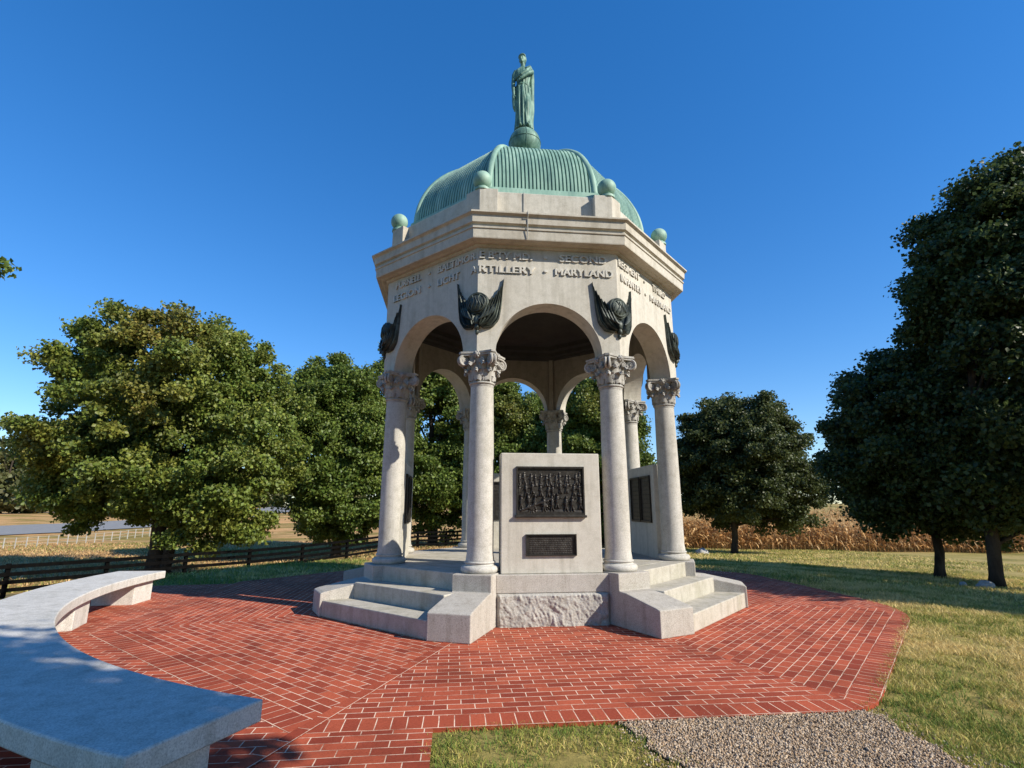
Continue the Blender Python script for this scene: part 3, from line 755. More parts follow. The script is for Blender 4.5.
# arches ----------------------------------------------------------------------
SPR, ARCH_R, WZ0, WZ1, WD0, WD1 = 3.862, 0.828, 3.885, 5.585, 2.29, 2.687
tn = math.tan(rad(22.5))
def arch_wall(a):
    zs = WZ0; ang0 = math.asin((WZ0 - SPR) / ARCH_R)
    N = 40; arc = [(ARCH_R * math.cos(t), SPR + ARCH_R * math.sin(t)) for t in np.linspace(math.pi - ang0, ang0, N + 1)]
    mb = MB()
    def sheet(D, flip):
        hw = D * tn; vs = []; fs = []
        # bottom strip left, arc-to-top fan, bottom strip right
        top = [(-hw + 2 * hw * i / N, WZ1) for i in range(N + 1)]
        for (x, z), (tx, tz) in zip(arc, top):
            X, Y = face_xy(a, x, D); vs.append((X, Y, z)); X, Y = face_xy(a, tx, D); vs.append((X, Y, tz))
        for i in range(N): fs.append((2 * i, 2 * i + 2, 2 * i + 3, 2 * i + 1))
        X, Y = face_xy(a, -hw, D); vs.append((X, Y, WZ0)); fs.append((2 * N + 2, 0, 1))
        X, Y = face_xy(a, hw, D); vs.append((X, Y, WZ0)); fs.append((2 * N, 2 * N + 3, 2 * N + 1))
        return vs, fs
    v0, f0 = sheet(WD1, False); mb.add(v0, f0)
    # soffit and pier undersides
    vs = []; fs = []
    for x, z in arc:
        for D in (WD1, WD0 + 0.001): X, Y = face_xy(a, x, D); vs.append((X, Y, z))
    for i in range(N): fs.append((2 * i, 2 * i + 2, 2 * i + 3, 2 * i + 1))
    for sg, q in ((-1, arc[0][0]), (1, arc[-1][0])):
        b = len(vs)
        for t, D in ((q, WD1), (q, WD0 + 0.001), (sg * (WD0 + 0.001) * tn, WD0 + 0.001), (sg * WD1 * tn, WD1)):
            X, Y = face_xy(a, t, D); vs.append((X, Y, WZ0))
        fs.append((b, b + 1, b + 2, b + 3))
    mb.add(vs, fs)
    # top
    b = [face_xy(a, s * D * tn, D) for s, D in ((-1, WD1), (1, WD1), (1, WD0), (-1, WD0))]
    mb.add([(x, y, WZ1) for x, y in b], [(0, 1, 2, 3)])
    w = mb.build('arch_wall', M_LIME, monument)
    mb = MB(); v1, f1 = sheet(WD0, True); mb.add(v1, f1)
    il = mb.build('shade_toned_inner_wall', M_INNER, w)  # inside face of the same wall, interior shade put into its colour
    return w
walls = {}
for k in range(8): walls[45 * k] = arch_wall(45 * k)

def letters(text, a, t0, t1, z0, z1, D=WD1):
    cu = bpy.data.curves.new('inscription', 'FONT'); cu.body = text; cu.size = 1.0; cu.extrude = 0.01; cu.space_character = 1.03
    tmp = bpy.data.objects.new('tmp', cu); COL.objects.link(tmp)
    dg = bpy.context.evaluated_depsgraph_get(); me = bpy.data.meshes.new_from_object(tmp.evaluated_get(dg))
    bpy.data.objects.remove(tmp); bpy.data.curves.remove(cu)
    n = len(me.vertices); co = np.empty(n * 3, np.float32); me.vertices.foreach_get('co', co); co = co.reshape(-1, 3)
    mn, mx = co.min(0), co.max(0)
    tx = t0 + (co[:, 0] - mn[0]) / (mx[0] - mn[0]) * (t1 - t0); zz = z0 + (co[:, 1] - 0.0) / 0.70 * (z1 - z0)
    dd = D + 0.0 + (co[:, 2] + 0.01) / 0.02 * 0.025 - 0.001
    ca, sa = math.cos(rad(a)), math.sin(rad(a))
    out = np.stack([sa * dd + ca * tx, -ca * dd + sa * tx, zz], 1)
    me.vertices.foreach_set('co', out.astype(np.float32).ravel()); me.update()
    me.materials.clear(); me.materials.append(M_LIME); me.name = 'inscription'
    return me

def inscription(a, items):
    for it in items:
        bm = bmesh.new()
        for dx, dz, dp in ((0, 0, 0.0), (-0.007, 0.0, -0.0010), (0.007, 0.0, -0.0020)):
            me = letters(it[0], a, it[1] + dx, it[2] + dx, it[3] + dz, it[4] + dz, D=WD1 + dp); bm.from_mesh(me); bpy.data.meshes.remove(me)
        me = bpy.data.meshes.new('inscription'); bm.to_mesh(me); bm.free(); me.materials.append(M_LETTER)
        obj('inscription', me, walls[a % 360])
L1, L2 = (5.402, 5.522), (5.168, 5.288)
inscription(0, [("E B'TY MD.", -1.085, -0.26, *L1), ("RTILLERY", -1.09, -0.215, *L2), ("\u2022", -0.06, -0.02, L1[0] + .0, L1[1]), ("\u2022", -0.06, -0.02, *L2), ("SECOND", 0.19, 0.95, *L1), ("MARYLAND", 0.115, 1.045, *L2)])
inscription(45, [("REGIMENT", -1.05, -0.30, *L1), ("INFANTRY", -0.98, -0.24, *L2), ("\u2022", -0.10, -0.06, *L1), ("\u2022", -0.08, -0.04, *L2), ("THIRD", 0.24, 0.80, *L1), ("MARYLAND", 0.12, 1.02, *L2)])
inscription(-45, [("PURNELL", -0.86, -0.22, *L1), ("LEGION", -0.92, -0.22, *L2), ("\u2022", -0.02, 0.02, *L1), ("\u2022", -0.02, 0.02, *L2), ("BALTIMOR", 0.22, 1.07, *L1), ("LIGHT", 0.22, 0.72, *L2), ("A", 0.98, 1.08, *L2)])

# eagle emblems wrapped round the corners -----------------------------------------
def eagle_mesh():
    """local frame: corner edge on Z axis, two wall planes at +-22.5 deg; local -Y points outward"""
    mb = MB()
    def P(s, u, z, h):
        # s=+1 right wall, -1 left wall; u distance from the corner along the wall, h height off the wall
        th = rad(22.5) * s
        tdir = (s * math.cos(rad(22.5)), math.sin(rad(22.5))); nrm = (math.sin(th), -math.cos(th))
        return (tdir[0] * u + nrm[0] * h, tdir[1] * u + nrm[1] * h, z)
    for s in (-1, 1):
        # each wing a bundle of feather strips from the body outwards and up
        outer = [(0.10, 4.24), (0.235, 4.26), (0.335, 4.38), (0.372, 4.60), (0.388, 4.84), (0.412, 5.07)]
        inner = [(0.0, 4.30), (0.02, 4.43), (0.08, 4.57), (0.155, 4.70), (0.245, 4.84), (0.39, 5.06)]
        NF = 7; NJ = 14
        def at(lst, t):
            q = t * (len(lst) - 1); i = min(int(q), len(lst) - 2); f = q - i
            return (lst[i][0] + (lst[i + 1][0] - lst[i][0]) * f, lst[i][1] + (lst[i + 1][1] - lst[i][1]) * f)
        for k in range(NF):
            f0, f1 = k / NF, (k + 1) / NF; tend = 0.55 + 0.45 * (k + 1) / NF
            vs = []; fs = []
            for j in range(NJ + 1):
                t = j / NJ * tend; o, i_ = at(outer, t), at(inner, t)
                wob = 0
                for q, e in ((f0, 0.02), (0.5 * (f0 + f1), 0.06 + 0.02 * math.sin(k * 2.1)), (f1, 0.02)):
                    u = i_[0] + (o[0] - i_[0]) * q; z = i_[1] + (o[1] - i_[1]) * q
                    taper = 1 - 0.5 * t
                    vs.append(P(s, max(0.004, u), z, 0.012 + (e + 0.035 * (1 - abs(2 * (f0 + f1) / 2 - 1))) * taper))
            for j in range(NJ):
                for q in range(2): fs.append((j * 3 + q, j * 3 + q + 1, j * 3 + 4 + q, j * 3 + 3 + q))
            b = len(vs)
            for j in range(NJ + 1):
                t = j / NJ * tend; o, i_ = at(outer, t), at(inner, t)
                for q in (f0, f1):
                    u = i_[0] + (o[0] - i_[0]) * q; z = i_[1] + (o[1] - i_[1]) * q; vs.append(P(s, max(0.004, u), z, -0.01))
            for j in range(NJ):
                fs.append((j * 3, j * 3 + 3, b + 2 * j + 2, b + 2 * j)); fs.append((j * 3 + 2, b + 2 * j + 1, b + 2 * j + 3, j * 3 + 5))
            fs.append((NJ * 3, NJ * 3 + 1, NJ * 3 + 2, b + 2 * NJ + 1, b + 2 * NJ)); fs.append((2, 1, 0, b, b + 1))
            mb.add(vs, fs)
        # scrolling ridges on the breast
        for q in range(4):
            pts = [P(s, 0.01 + 0.055 * q + 0.03 * j, 4.36 + 0.03 * q + 0.012 * j * j, 0.10 - 0.012 * q) for j in range(5)]
            mb.tube(pts, [0.010, 0.018, 0.022, 0.018, 0.008], 6)
    # round shield in the middle with raised ring and bars
    mb.sphere((0, 0.035, 4.645), 0.185, 28, 18, (1, 0.60, 1.0))
    for i in range(5):
        u = -0.10 + 0.20 * i / 4; h = math.sqrt(max(0, 0.14 ** 2 - u * u)) * (1.0 if i % 2 else 0.7)
        pts = [(u + 0.02 * math.sin(dz * 30 + i), 0.035 - 0.111 * math.sqrt(max(0.0, 1 - (u / 0.185) ** 2 - (dz / 0.185) ** 2)) - 0.002, 4.645 + dz) for dz in np.linspace(-h, h, 9)]
        mb.tube(pts, [0.010] * 9, 6)
    for rr_ in (0.165, 0.135):
        ring = [(rr_ * math.cos(t), 0.035 - 0.111 * math.sqrt(1 - (rr_ / 0.185) ** 2) - 0.003, 4.645 + rr_ * math.sin(t)) for t in np.linspace(0, 2 * math.pi, 33)]
        mb.tube(ring, [0.013] * 33, 6)
    # tail and hanging tassel
    mb.sphere((0, 0.0, 4.36), 0.075, 14, 10, (1, 0.9, 1.2)); mb.sphere((0, -0.015, 4.26), 0.045, 12, 8, (1, 1, 1.3)); mb.sphere((0, -0.005, 4.185), 0.032, 12, 8, (1, 1, 1.5))
    return mb.mesh('eagle_emblem', M_EAGLE, True, angle=35, merge=False)
EAGLE = eagle_mesh()
for k in range(8):
    ang = -22.5 + 45 * k; R = WD1 / math.cos(rad(22.5))
    o = obj('eagle_emblem', EAGLE, monument); o.location = (R * math.sin(rad(ang)), -R * math.cos(rad(ang)), 0); o.rotation_euler = (0, 0, rad(ang))

# cornice, attic, ceiling ----------------------------------------------------------------
mb = MB()
octo_sweep(mb, [(2.20, 5.586), (2.70, 5.586), (2.725, 5.60), (2.735, 5.625), (2.79, 5.625), (2.82, 5.64), (2.90, 5.645), (2.905, 5.66), (2.912, 5.80), (2.928, 5.805), (2.930, 5.83), (2.905, 5.835), (2.905, 5.875), (2.945, 5.895), (2.952, 6.012), (2.965, 6.022), (2.985, 6.035), (2.997, 6.04), (2.997, 6.066), (2.975, 6.072), (2.45, 6.085), (2.20, 6.085)], closed=True)
mb.build('cornice', M_CORN, monument)
mb = MB(); octo_sweep(mb, [(2.1, 6.086), (2.53, 6.086), (2.53, 6.69), (2.515, 6.705), (2.1, 6.705)], closed=True); mb.build('attic_parapet', M_CORN, monument)
for k in range(8):
    ang = -22.5 + 45 * k; D = 2.665; w = 0.30
    tdir = [(-1), 1]
    R = lambda d: d / math.cos(rad(22.5))
    # pentagon plan in the corner's own frame
    def loc(s, u, d):
        th = rad(22.5) * s; return (s * math.cos(rad(22.5)) * u + 0 + math.sin(th) * 0, -R(d) + math.sin(rad(22.5)) * u)
    plan = [loc(-1, w, D), (0, -R(D)), loc(1, w, D), (loc(1, w, D)[0] - math.sin(rad(22.5)) * 0.16, loc(1, w, D)[1] + math.cos(rad(22.5)) * 0.16), (loc(-1, w, D)[0] + math.sin(rad(22.5)) * 0.16, loc(-1, w, D)[1] + math.cos(rad(22.5)) * 0.16)]
    ca, sa = math.cos(rad(ang)), math.sin(rad(ang)); plan = [(x * ca - y * sa, x * sa + y * ca) for x, y in plan]
    mb = MB(); mb.prism(plan, 6.088, 6.665); cb = mb.build('corner_block', M_CORN, monument, bevel=0.01)
    c = (2.766 * math.sin(rad(ang)), -2.766 * math.cos(rad(ang)))
    mb = MB(); mb.lathe([(0.0, 6.66), (0.13, 6.66), (0.13, 6.70), (0.09, 6.72), (0.085, 6.76)], 20, (c[0], c[1], 0)); mb.sphere((c[0], c[1], 6.867), 0.158, 28, 18)
    mb.build('ball_finial', M_COPPER, cb, smooth=True, angle=50)
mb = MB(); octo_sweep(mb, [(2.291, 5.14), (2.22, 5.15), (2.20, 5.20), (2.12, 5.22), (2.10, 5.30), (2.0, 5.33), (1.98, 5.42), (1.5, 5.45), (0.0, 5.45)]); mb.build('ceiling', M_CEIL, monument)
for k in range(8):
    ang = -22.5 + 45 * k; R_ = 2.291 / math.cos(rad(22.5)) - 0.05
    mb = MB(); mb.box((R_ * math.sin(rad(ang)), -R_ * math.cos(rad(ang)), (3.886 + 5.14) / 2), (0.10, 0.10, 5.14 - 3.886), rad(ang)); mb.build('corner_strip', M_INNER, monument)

# dome ------------------------------------------------------------------------------------
DA, DZ, DH, DP = 2.24, 6.86, 1.86, 0.86
def dprof(t): return DA * math.cos(t) ** DP, DZ + DH * math.sin(t)
mb = MB()
octo_sweep(mb, [(2.0, 6.707), (2.42, 6.707), (2.42, 6.74), (2.37, 6.76), (2.345, 6.90), (2.31, 6.93), (2.0, 6.93)], closed=True)
roof_base = mb.build('dome_base_band', M_COPPER, monument)
mb = MB(); TS = [i / 26 * math.pi / 2 for i in range(27)]
prof = [dprof(t) for t in TS]; prof = [(max(0.02, a_), z) for a_, z in prof]
octo_sweep(mb, prof)
dome = mb.build('dome', M_COPPER, monument)
mb = MB(); NS = 27
for k in range(8):
    a = 45 * k
    for i in range(NS):
        t0 = (i + 0.5) / NS * 2 - 1
        tpos = t0 * DA * tn * 0.97
        ring = []
        for t in TS:
            A_, Z_ = dprof(t)
            if abs(tpos) > A_ * tn - 0.03: break
            ring.append((A_, Z_))
        if len(ring) < 2: continue
        vs = []; fs = []
        for j, (A_, Z_) in enumerate(ring):
            j2 = min(j + 1, len(ring) - 1); j1 = max(j - 1, 0)
            dA, dZ = ring[j2][0] - ring[j1][0], ring[j2][1] - ring[j1][1]; l = math.hypot(dA, dZ); nA, nZ = dZ / l, -dA / l
            for w, h in ((-0.026, -0.004), (-0.020, 0.036), (0.020, 0.036), (0.026, -0.004)):
                x, y = face_xy(a, tpos + w, A_ + nA * h); vs.append((x, y, Z_ + nZ * h))
        for j in range(len(ring) - 1):
            for q in range(3): fs.append((j * 4 + q, j * 4 + q + 1, j * 4 + 5 + q, j * 4 + 4 + q))
        fs.append((0, 1, 2, 3))
        mb.add(vs, fs)
mb.build('standing_seams', M_COPPER, dome)
for k in range(8):
    ang = rad(-22.5 + 45 * k); mb = MB(); pts = []
    for t in TS:
        A_, Z_ = dprof(t); R_ = A_ / math.cos(rad(22.5)) + 0.005; pts.append((R_ * math.sin(ang), -R_ * math.cos(ang), Z_ + 0.005))
    mb.tube(pts, [0.062] * len(pts), 10); mb.build('hip_roll', M_COPPER, dome, smooth=True)
# lightning cable down the front
mb = MB(); pts = [face_xy(0, -0.35, 3.003) + (6.04,), face_xy(0, -0.35, 3.003) + (5.88,), face_xy(0, -0.35, 2.935) + (5.80,), face_xy(0, -0.35, 2.917) + (5.64,)]
pts = [face_xy(0, -0.36, 2.545) + (6.70,), face_xy(0, -0.36, 2.545) + (6.11,), face_xy(0, -0.36, 3.005) + (6.085,), face_xy(0, -0.36, 3.005) + (6.03,), face_xy(0, -0.36, 2.96) + (5.98,), face_xy(0, -0.36, 2.945) + (5.82,), face_xy(0, -0.36, 2.918) + (5.66,)]
mb.tube(pts, [0.008] * len(pts), 6); mb.build('lightning_cable', M_GREYWOOD, monument)

# ------------------------------------------------------------------ statue on the dome
statue = thing('statue', (0, 0, 8.9), 'green bronze robed female figure standing on a globe at the top of the dome', 'statue')
mb = MB(); mb.lathe([(0.0, -0.3), (0.5, -0.3), (0.46, 0.06), (0.36, 0.10), (0.30, 0.22), (0.30, 0.34)], 32); mb.sphere((0, 0, 0.68), 0.355, 40, 26)
mb.tube([(0.359 * math.sin(t), -0.10 * 0, 0.68 + 0.359 * math.cos(t)) for t in np.linspace(0.05, 3.0, 24)], [0.007] * 24, 6)
mb.tube([(0, -0.359 * math.sin(t), 0.68 + 0.359 * math.cos(t)) for t in np.linspace(0.05, 3.0, 24)], [0.007] * 24, 6)
mb.tube([(0.359 * math.sin(t), 0.359 * math.cos(t), 0.68) for t in np.linspace(0, 2 * math.pi, 48)], [0.007] * 48, 6)
mb.build('globe', M_STATUE, statue, smooth=True)

def figure():
    mb = MB()
    # robe: stacked folded sections; front = -Y, her right = -X (viewer's left)
    secs = [  # z, cx, cy, rx, ry, fold
        (0.00, 0.02, 0.00, 0.235, 0.205, 0.030), (0.08, 0.02, 0.00, 0.225, 0.195, 0.034), (0.30, 0.015, 0.0, 0.205, 0.175, 0.032), (0.55, 0.01, 0.0, 0.20, 0.165, 0.030),
        (0.80, 0.00, 0.0, 0.205, 0.165, 0.026), (0.98, -0.005, 0.0, 0.21, 0.165, 0.020), (1.12, -0.005, 0.0, 0.185, 0.145, 0.014), (1.22, 0.0, 0.0, 0.168, 0.13, 0.010),
        (1.32, 0.0, -0.005, 0.180, 0.14, 0.010), (1.44, 0.0, -0.01, 0.20, 0.145, 0.010), (1.54, 0.0, 0.0, 0.215, 0.125, 0.008), (1.60, 0.0, 0.005, 0.19, 0.10, 0.004), (1.645, 0.0, 0.005, 0.11, 0.085, 0.0), (1.68, 0.0, 0.0, 0.066, 0.066, 0.0), (1.76, -0.005, -0.01, 0.058, 0.060, 0.0)]
    seg = 64; vs = []; fs = []
    for z, cx, cy, rx, ry, fo in secs:
        for k in range(seg):
            a = 2 * math.pi * k / seg
            f = 1 + fo / rx * (0.8 * math.sin(9 * a + 2.2 * z) + 0.6 * math.sin(15 * a - 1.3 * z + 1) + 0.3 * math.sin(23 * a))
            vs.append((cx + rx * f * math.cos(a), cy + ry * f * math.sin(a), z))
    for i in range(len(secs) - 1):
        for k in range(seg):
            k2 = (k + 1) % seg; fs.append((i * seg + k, i * seg + k2, (i + 1) * seg + k2, (i + 1) * seg + k))
    fs.append(tuple(range(seg - 1, -1, -1))); fs.append(tuple((len(secs) - 1) * seg + k for k in range(seg)))
    mb.add(vs, fs)
    # bent knee pushing the robe forward
    mb.tube([(0.09, -0.02, 0.95), (0.10, -0.15, 0.58), (0.10, -0.12, 0.12)], [0.10, 0.085, 0.07], 14)
    # feet
    for x in (-0.09, 0.12): mb.sphere((x, -0.17, 0.02), 0.06, 12, 8, (0.8, 1.7, 0.7))
    # head, hair, face
    rz = Matrix.Rotation(rad(-22), 3, 'Z')
    hc = Vector((-0.012, -0.02, 1.87))
    mb.sphere(hc, 0.105, 22, 16, (0.82, 0.95, 1.12), rz)
    mb.sphere(hc + rz @ Vector((0, -0.055, -0.075)), 0.055, 14, 10, (0.9, 0.9, 0.8), rz)      # jaw and chin
    mb.sphere(hc + rz @ Vector((0, -0.106, -0.012)), 0.018, 10, 8, (0.7, 1.0, 1.7), rz)        # nose
    for sx in (-1, 1):
        mb.sphere(hc + rz @ Vector((sx * 0.034, -0.088, 0.022)), 0.016, 8, 6, (1.3, 0.6, 0.5), rz)   # brow / eye
        mb.sphere(hc + rz @ Vector((sx * 0.088, 0.0, -0.01)), 0.024, 8, 6, (0.5, 0.8, 1.3), rz)      # ear under hair
    mb.sphere(hc + rz @ Vector((0, -0.097, -0.055)), 0.016, 8, 6, (1.5, 0.6, 0.5), rz)         # mouth
    mb.sphere(hc + rz @ Vector((0, 0.035, 0.03)), 0.112, 20, 14, (0.92, 0.92, 1.0), rz)        # hair
    mb.sphere(hc + rz @ Vector((0, 0.12, 0.0)), 0.055, 12, 10, (1, 1, 1), rz)                  # bun
    for q in range(9):
        t = math.pi * (q / 8); mb.sphere(hc + rz @ Vector((0.085 * math.cos(t), -0.025 - 0.05 * math.sin(t), 0.062 + 0.035 * math.sin(t))), 0.026, 8, 6)   # waved hair at the brow
    # her left arm (viewer's right): raised elbow, forearm across the breast
    mb.tube([(0.15, 0.01, 1.57), (0.215, -0.01, 1.56), (0.245, -0.06, 1.50), (0.235, -0.12, 1.46)], [0.075, 0.066, 0.058, 0.054], 14)
    mb.tube([(0.24, -0.10, 1.47), (0.14, -0.185, 1.38), (0.0, -0.205, 1.27), (-0.06, -0.20, 1.225)], [0.055, 0.050, 0.042, 0.034], 12)
    mb.sphere((-0.085, -0.195, 1.215), 0.042, 12, 8, (1.25, 0.7, 0.8))
    for q in range(4):
        mb.tube([(-0.10, -0.20 - 0.006 * q, 1.235 - 0.017 * q), (-0.145, -0.185, 1.222 - 0.018 * q), (-0.172 + 0.008 * abs(q - 1), -0.160, 1.208 - 0.018 * q)], [0.011, 0.010, 0.008], 6)
    mb.tube([(-0.07, -0.22, 1.235), (-0.085, -0.225, 1.262), (-0.10, -0.215, 1.28)], [0.012, 0.011, 0.009], 6)
    # cloak thrown over that shoulder
    mb.tube([(0.08, -0.09, 1.57), (0.17, -0.04, 1.63), (0.23, 0.05, 1.58), (0.235, 0.12, 1.40), (0.235, 0.12, 1.0), (0.24, 0.10, 0.6), (0.22, 0.09, 0.15)], [0.045, 0.07, 0.075, 0.085, 0.075, 0.07, 0.05], 12)
    mb.tube([(-0.19, -0.08, 1.30), (-0.05, -0.165, 1.36), (0.10, -0.15, 1.48), (0.18, -0.07, 1.60)], [0.035, 0.04, 0.045, 0.05], 10)
    # her right arm (viewer's left) hanging, hand holding the gathered cloth
    mb.tube([(-0.18, 0.01, 1.56), (-0.235, 0.0, 1.46), (-0.262, -0.01, 1.25), (-0.268, -0.045, 1.12), (-0.258, -0.10, 0.93), (-0.25, -0.115, 0.86)], [0.07, 0.066, 0.055, 0.05, 0.04, 0.034], 14)
    mb.sphere((-0.25, -0.125, 0.81), 0.042, 12, 8, (0.7, 0.95, 1.3))
    for q in range(4):
        mb.tube([(-0.262 + 0.004 * q, -0.155 + 0.022 * q, 0.79), (-0.255, -0.16 + 0.022 * q, 0.745), (-0.235, -0.155 + 0.022 * q, 0.72 + 0.005 * q)], [0.011, 0.010, 0.008], 6)
    mb.tube([(-0.232, -0.15, 0.82), (-0.215, -0.165, 0.785), (-0.212, -0.165, 0.76)], [0.012, 0.011, 0.009], 6)
    mb.tube([(-0.225, 0.05, 1.15), (-0.25, 0.03, 0.9), (-0.245, -0.06, 0.72), (-0.235, -0.08, 0.55), (-0.215, -0.05, 0.46)], [0.05, 0.055, 0.055, 0.05, 0.025], 10)
    # girdle and long drapery folds
    ring = [(0.185 * math.cos(t) - 0.003, 0.145 * math.sin(t), 1.135 + 0.01 * math.sin(3 * t)) for t in np.linspace(0, 2 * math.pi, 33)]
    mb.tube(ring, [0.02] * 33, 6)
    for x0, x1, y0, y1 in ((-0.12, -0.10, -0.13, -0.17), (-0.02, 0.0, -0.155, -0.20), (0.05, 0.17, -0.15, -0.15), (-0.17, -0.19, -0.06, -0.09), (0.0, 0.09, -0.155, -0.20), (0.17, 0.20, -0.04, -0.06)):
        mb.tube([(x0, y0, 1.10), ((x0 * 0.5 + x1 * 0.5), y0 * 0.5 + y1 * 0.5 - 0.012, 0.6), (x1, y1, 0.02)], [0.018, 0.026, 0.026], 8)
    me = mb.mesh('figure', M_STATUE, True, merge=False)
    tmp = obj('figure_tmp', me)
    rm = tmp.modifiers.new('r', 'REMESH'); rm.mode = 'VOXEL'; rm.voxel_size = 0.011
    sm = tmp.modifiers.new('s', 'SMOOTH'); sm.factor = 0.5; sm.iterations = 2
    dg = bpy.context.evaluated_depsgraph_get()
    me2 = bpy.data.meshes.new_from_object(tmp.evaluated_get(dg)); bpy.data.objects.remove(tmp)
    me2.name = 'figure'; me2.materials.clear(); me2.materials.append(M_STATUE); me2.shade_smooth()
    return me2
fo = obj('figure', figure(), statue); fo.location = (-0.03, 0, 1.02); fo.scale = (0.86, 0.92, 1.02); fo.rotation_euler = (0, 0, rad(-6))

# ------------------------------------------------------------------ curved bench
BC = (0.81, -0.11); RI, RO = 7.41, 8.24; A0, A1 = 176.0, 243.3
bench = thing('curved_bench', (BC[0] + 7.8 * math.cos(rad(210)), BC[1] + 7.8 * math.sin(rad(210)), 0), 'long curved pale granite bench at the left edge of the brick plaza', 'bench')
def arc_block(t0, t1, r0, r1, z0, z1, n):
    prof = [(r0, z0), (r1, z0), (r1, z1), (r0, z1)]; vs = []; fs = []
    for i in range(n + 1):
        t = rad(t0 + (t1 - t0) * i / n)
        for r, z in prof: vs.append((BC[0] + r * math.cos(t) - bench.location.x, BC[1] + r * math.sin(t) - bench.location.y, z))
    for i in range(n):
        for q in range(4): fs.append((i * 4 + q, i * 4 + (q + 1) % 4, i * 4 + 4 + (q + 1) % 4, i * 4 + 4 + q))
    fs.append((0, 1, 2, 3)); fs.append((n * 4 + 3, n * 4 + 2, n * 4 + 1, n * 4))
    mb = MB(); mb.add(vs, fs); return mb
arc_block(A0, A1, RI, RO, 0.335, 0.46, 72).build('seat', M_BENCH, bench, smooth=True, angle=30, bevel=0.012)
for t in (179.6, 194.8, 217.5, 239.0):
    arc_block(t - 2.1, t + 2.1, RI + 0.09, RO - 0.10, -0.004, 0.336, 4).build('support', M_BENCH, bench, bevel=0.01)

# ------------------------------------------------------------------ fences
def T(x, y): return float(terrain(x, y))
fence = thing('rail_fence', (-13.0, 15.5, T(-13, 15.5)), 'black four-rail wooden fence running along the slope under the left trees', 'fence')
P0 = np.array([-16.75, 10.83]); dv = (np.array([-13.03, 15.48]) - P0) / 2
posts = []
for t in range(-2, 12):
    x, y = P0 + dv * t; z = T(x, y) - 0.03; posts.append((x - fence.location.x, y - fence.location.y, z - fence.location.z))
ang = math.atan2(dv[1], dv[0])
for x, y, z in posts:
    mb = MB(); mb.box((x, y, z + 0.50), (0.13, 0.13, 1.30), ang + random.uniform(-.05, .05)); mb.build('post', M_BLACKWOOD, fence, bevel=0.01)
nrm = (math.sin(ang) * 0.09, -math.cos(ang) * 0.09)
for i in range(len(posts) - 1):
    a_, b_ = posts[i], posts[i + 1]
    for h in (0.28, 0.54, 0.80, 1.06):
        mb = MB(); vs = []
        for (x, y, z) in (a_, b_):
            for dz in (-0.065, 0.065):
                for dn in (0.0, 1.0): vs.append((x + nrm[0] * (1 + dn * 0.4), y + nrm[1] * (1 + dn * 0.4), z + h + dz))
        mb.add(vs, [(0, 1, 3, 2), (4, 6, 7, 5), (0, 4, 5, 1), (2, 3, 7, 6), (0, 2, 6, 4), (1, 5, 7, 3)]); mb.build('rail', M_BLACKWOOD, fence)

ff = thing('roadside_fence', (-38.5, 44, T(-38.5, 44)), 'thin pale post and wire fence beside the distant road', 'fence')
Q0, Q1 = np.array([-40.5, 33.0]), np.array([-30.0, 66.0]); prev = None
for i in range(40):
    t = i / 39; x, y = Q0 + (Q1 - Q0) * t; z = T(x, y)
    mb = MB(); mb.box((x - ff.location.x, y - ff.location.y, z - ff.location.z + 0.40), (0.06, 0.06, 0.95)); mb.build('post', M_GREYWOOD, ff)
    if prev is not None:
        for h in (0.25, 0.53, 0.82):
            mb = MB(); mb.tube([(prev[0] - ff.location.x, prev[1] - ff.location.y, prev[2] - ff.location.z + h), (x - ff.location.x, y - ff.location.y, z - ff.location.z + h)], [0.012, 0.012], 5); mb.build('wire', M_GREYWOOD, ff)
    prev = (x, y, z)

# road: a strip following the ground
def road():
    cl = [(-78, 28), (-68, 39), (-58, 49.5), (-50, 58.5), (-43.5, 68), (-38, 82), (-32, 110)]
    vs = []; fs = []
    pts = []
    for i in range(len(cl) - 1):
        for q in range(12): pts.append(np.array(cl[i]) + (np.array(cl[i + 1]) - np.array(cl[i])) * q / 12)
    for i, p_ in enumerate(pts):
        d = pts[min(i + 1, len(pts) - 1)] - pts[max(i - 1, 0)]; d = d / np.linalg.norm(d); n = np.array([-d[1], d[0]])
        for j in range(9):
            q = p_ + n * 6.0 * (j / 4 - 1); vs.append((q[0], q[1], T(q[0], q[1]) + 0.06))
    for i in range(len(pts) - 1):
        for j in range(8): fs.append((i * 9 + j, i * 9 + j + 1, i * 9 + j + 10, i * 9 + j + 9))
    mb = MB(); mb.add(vs, fs); mb.build('road', M_ROAD, kind='structure', smooth=True)
road()

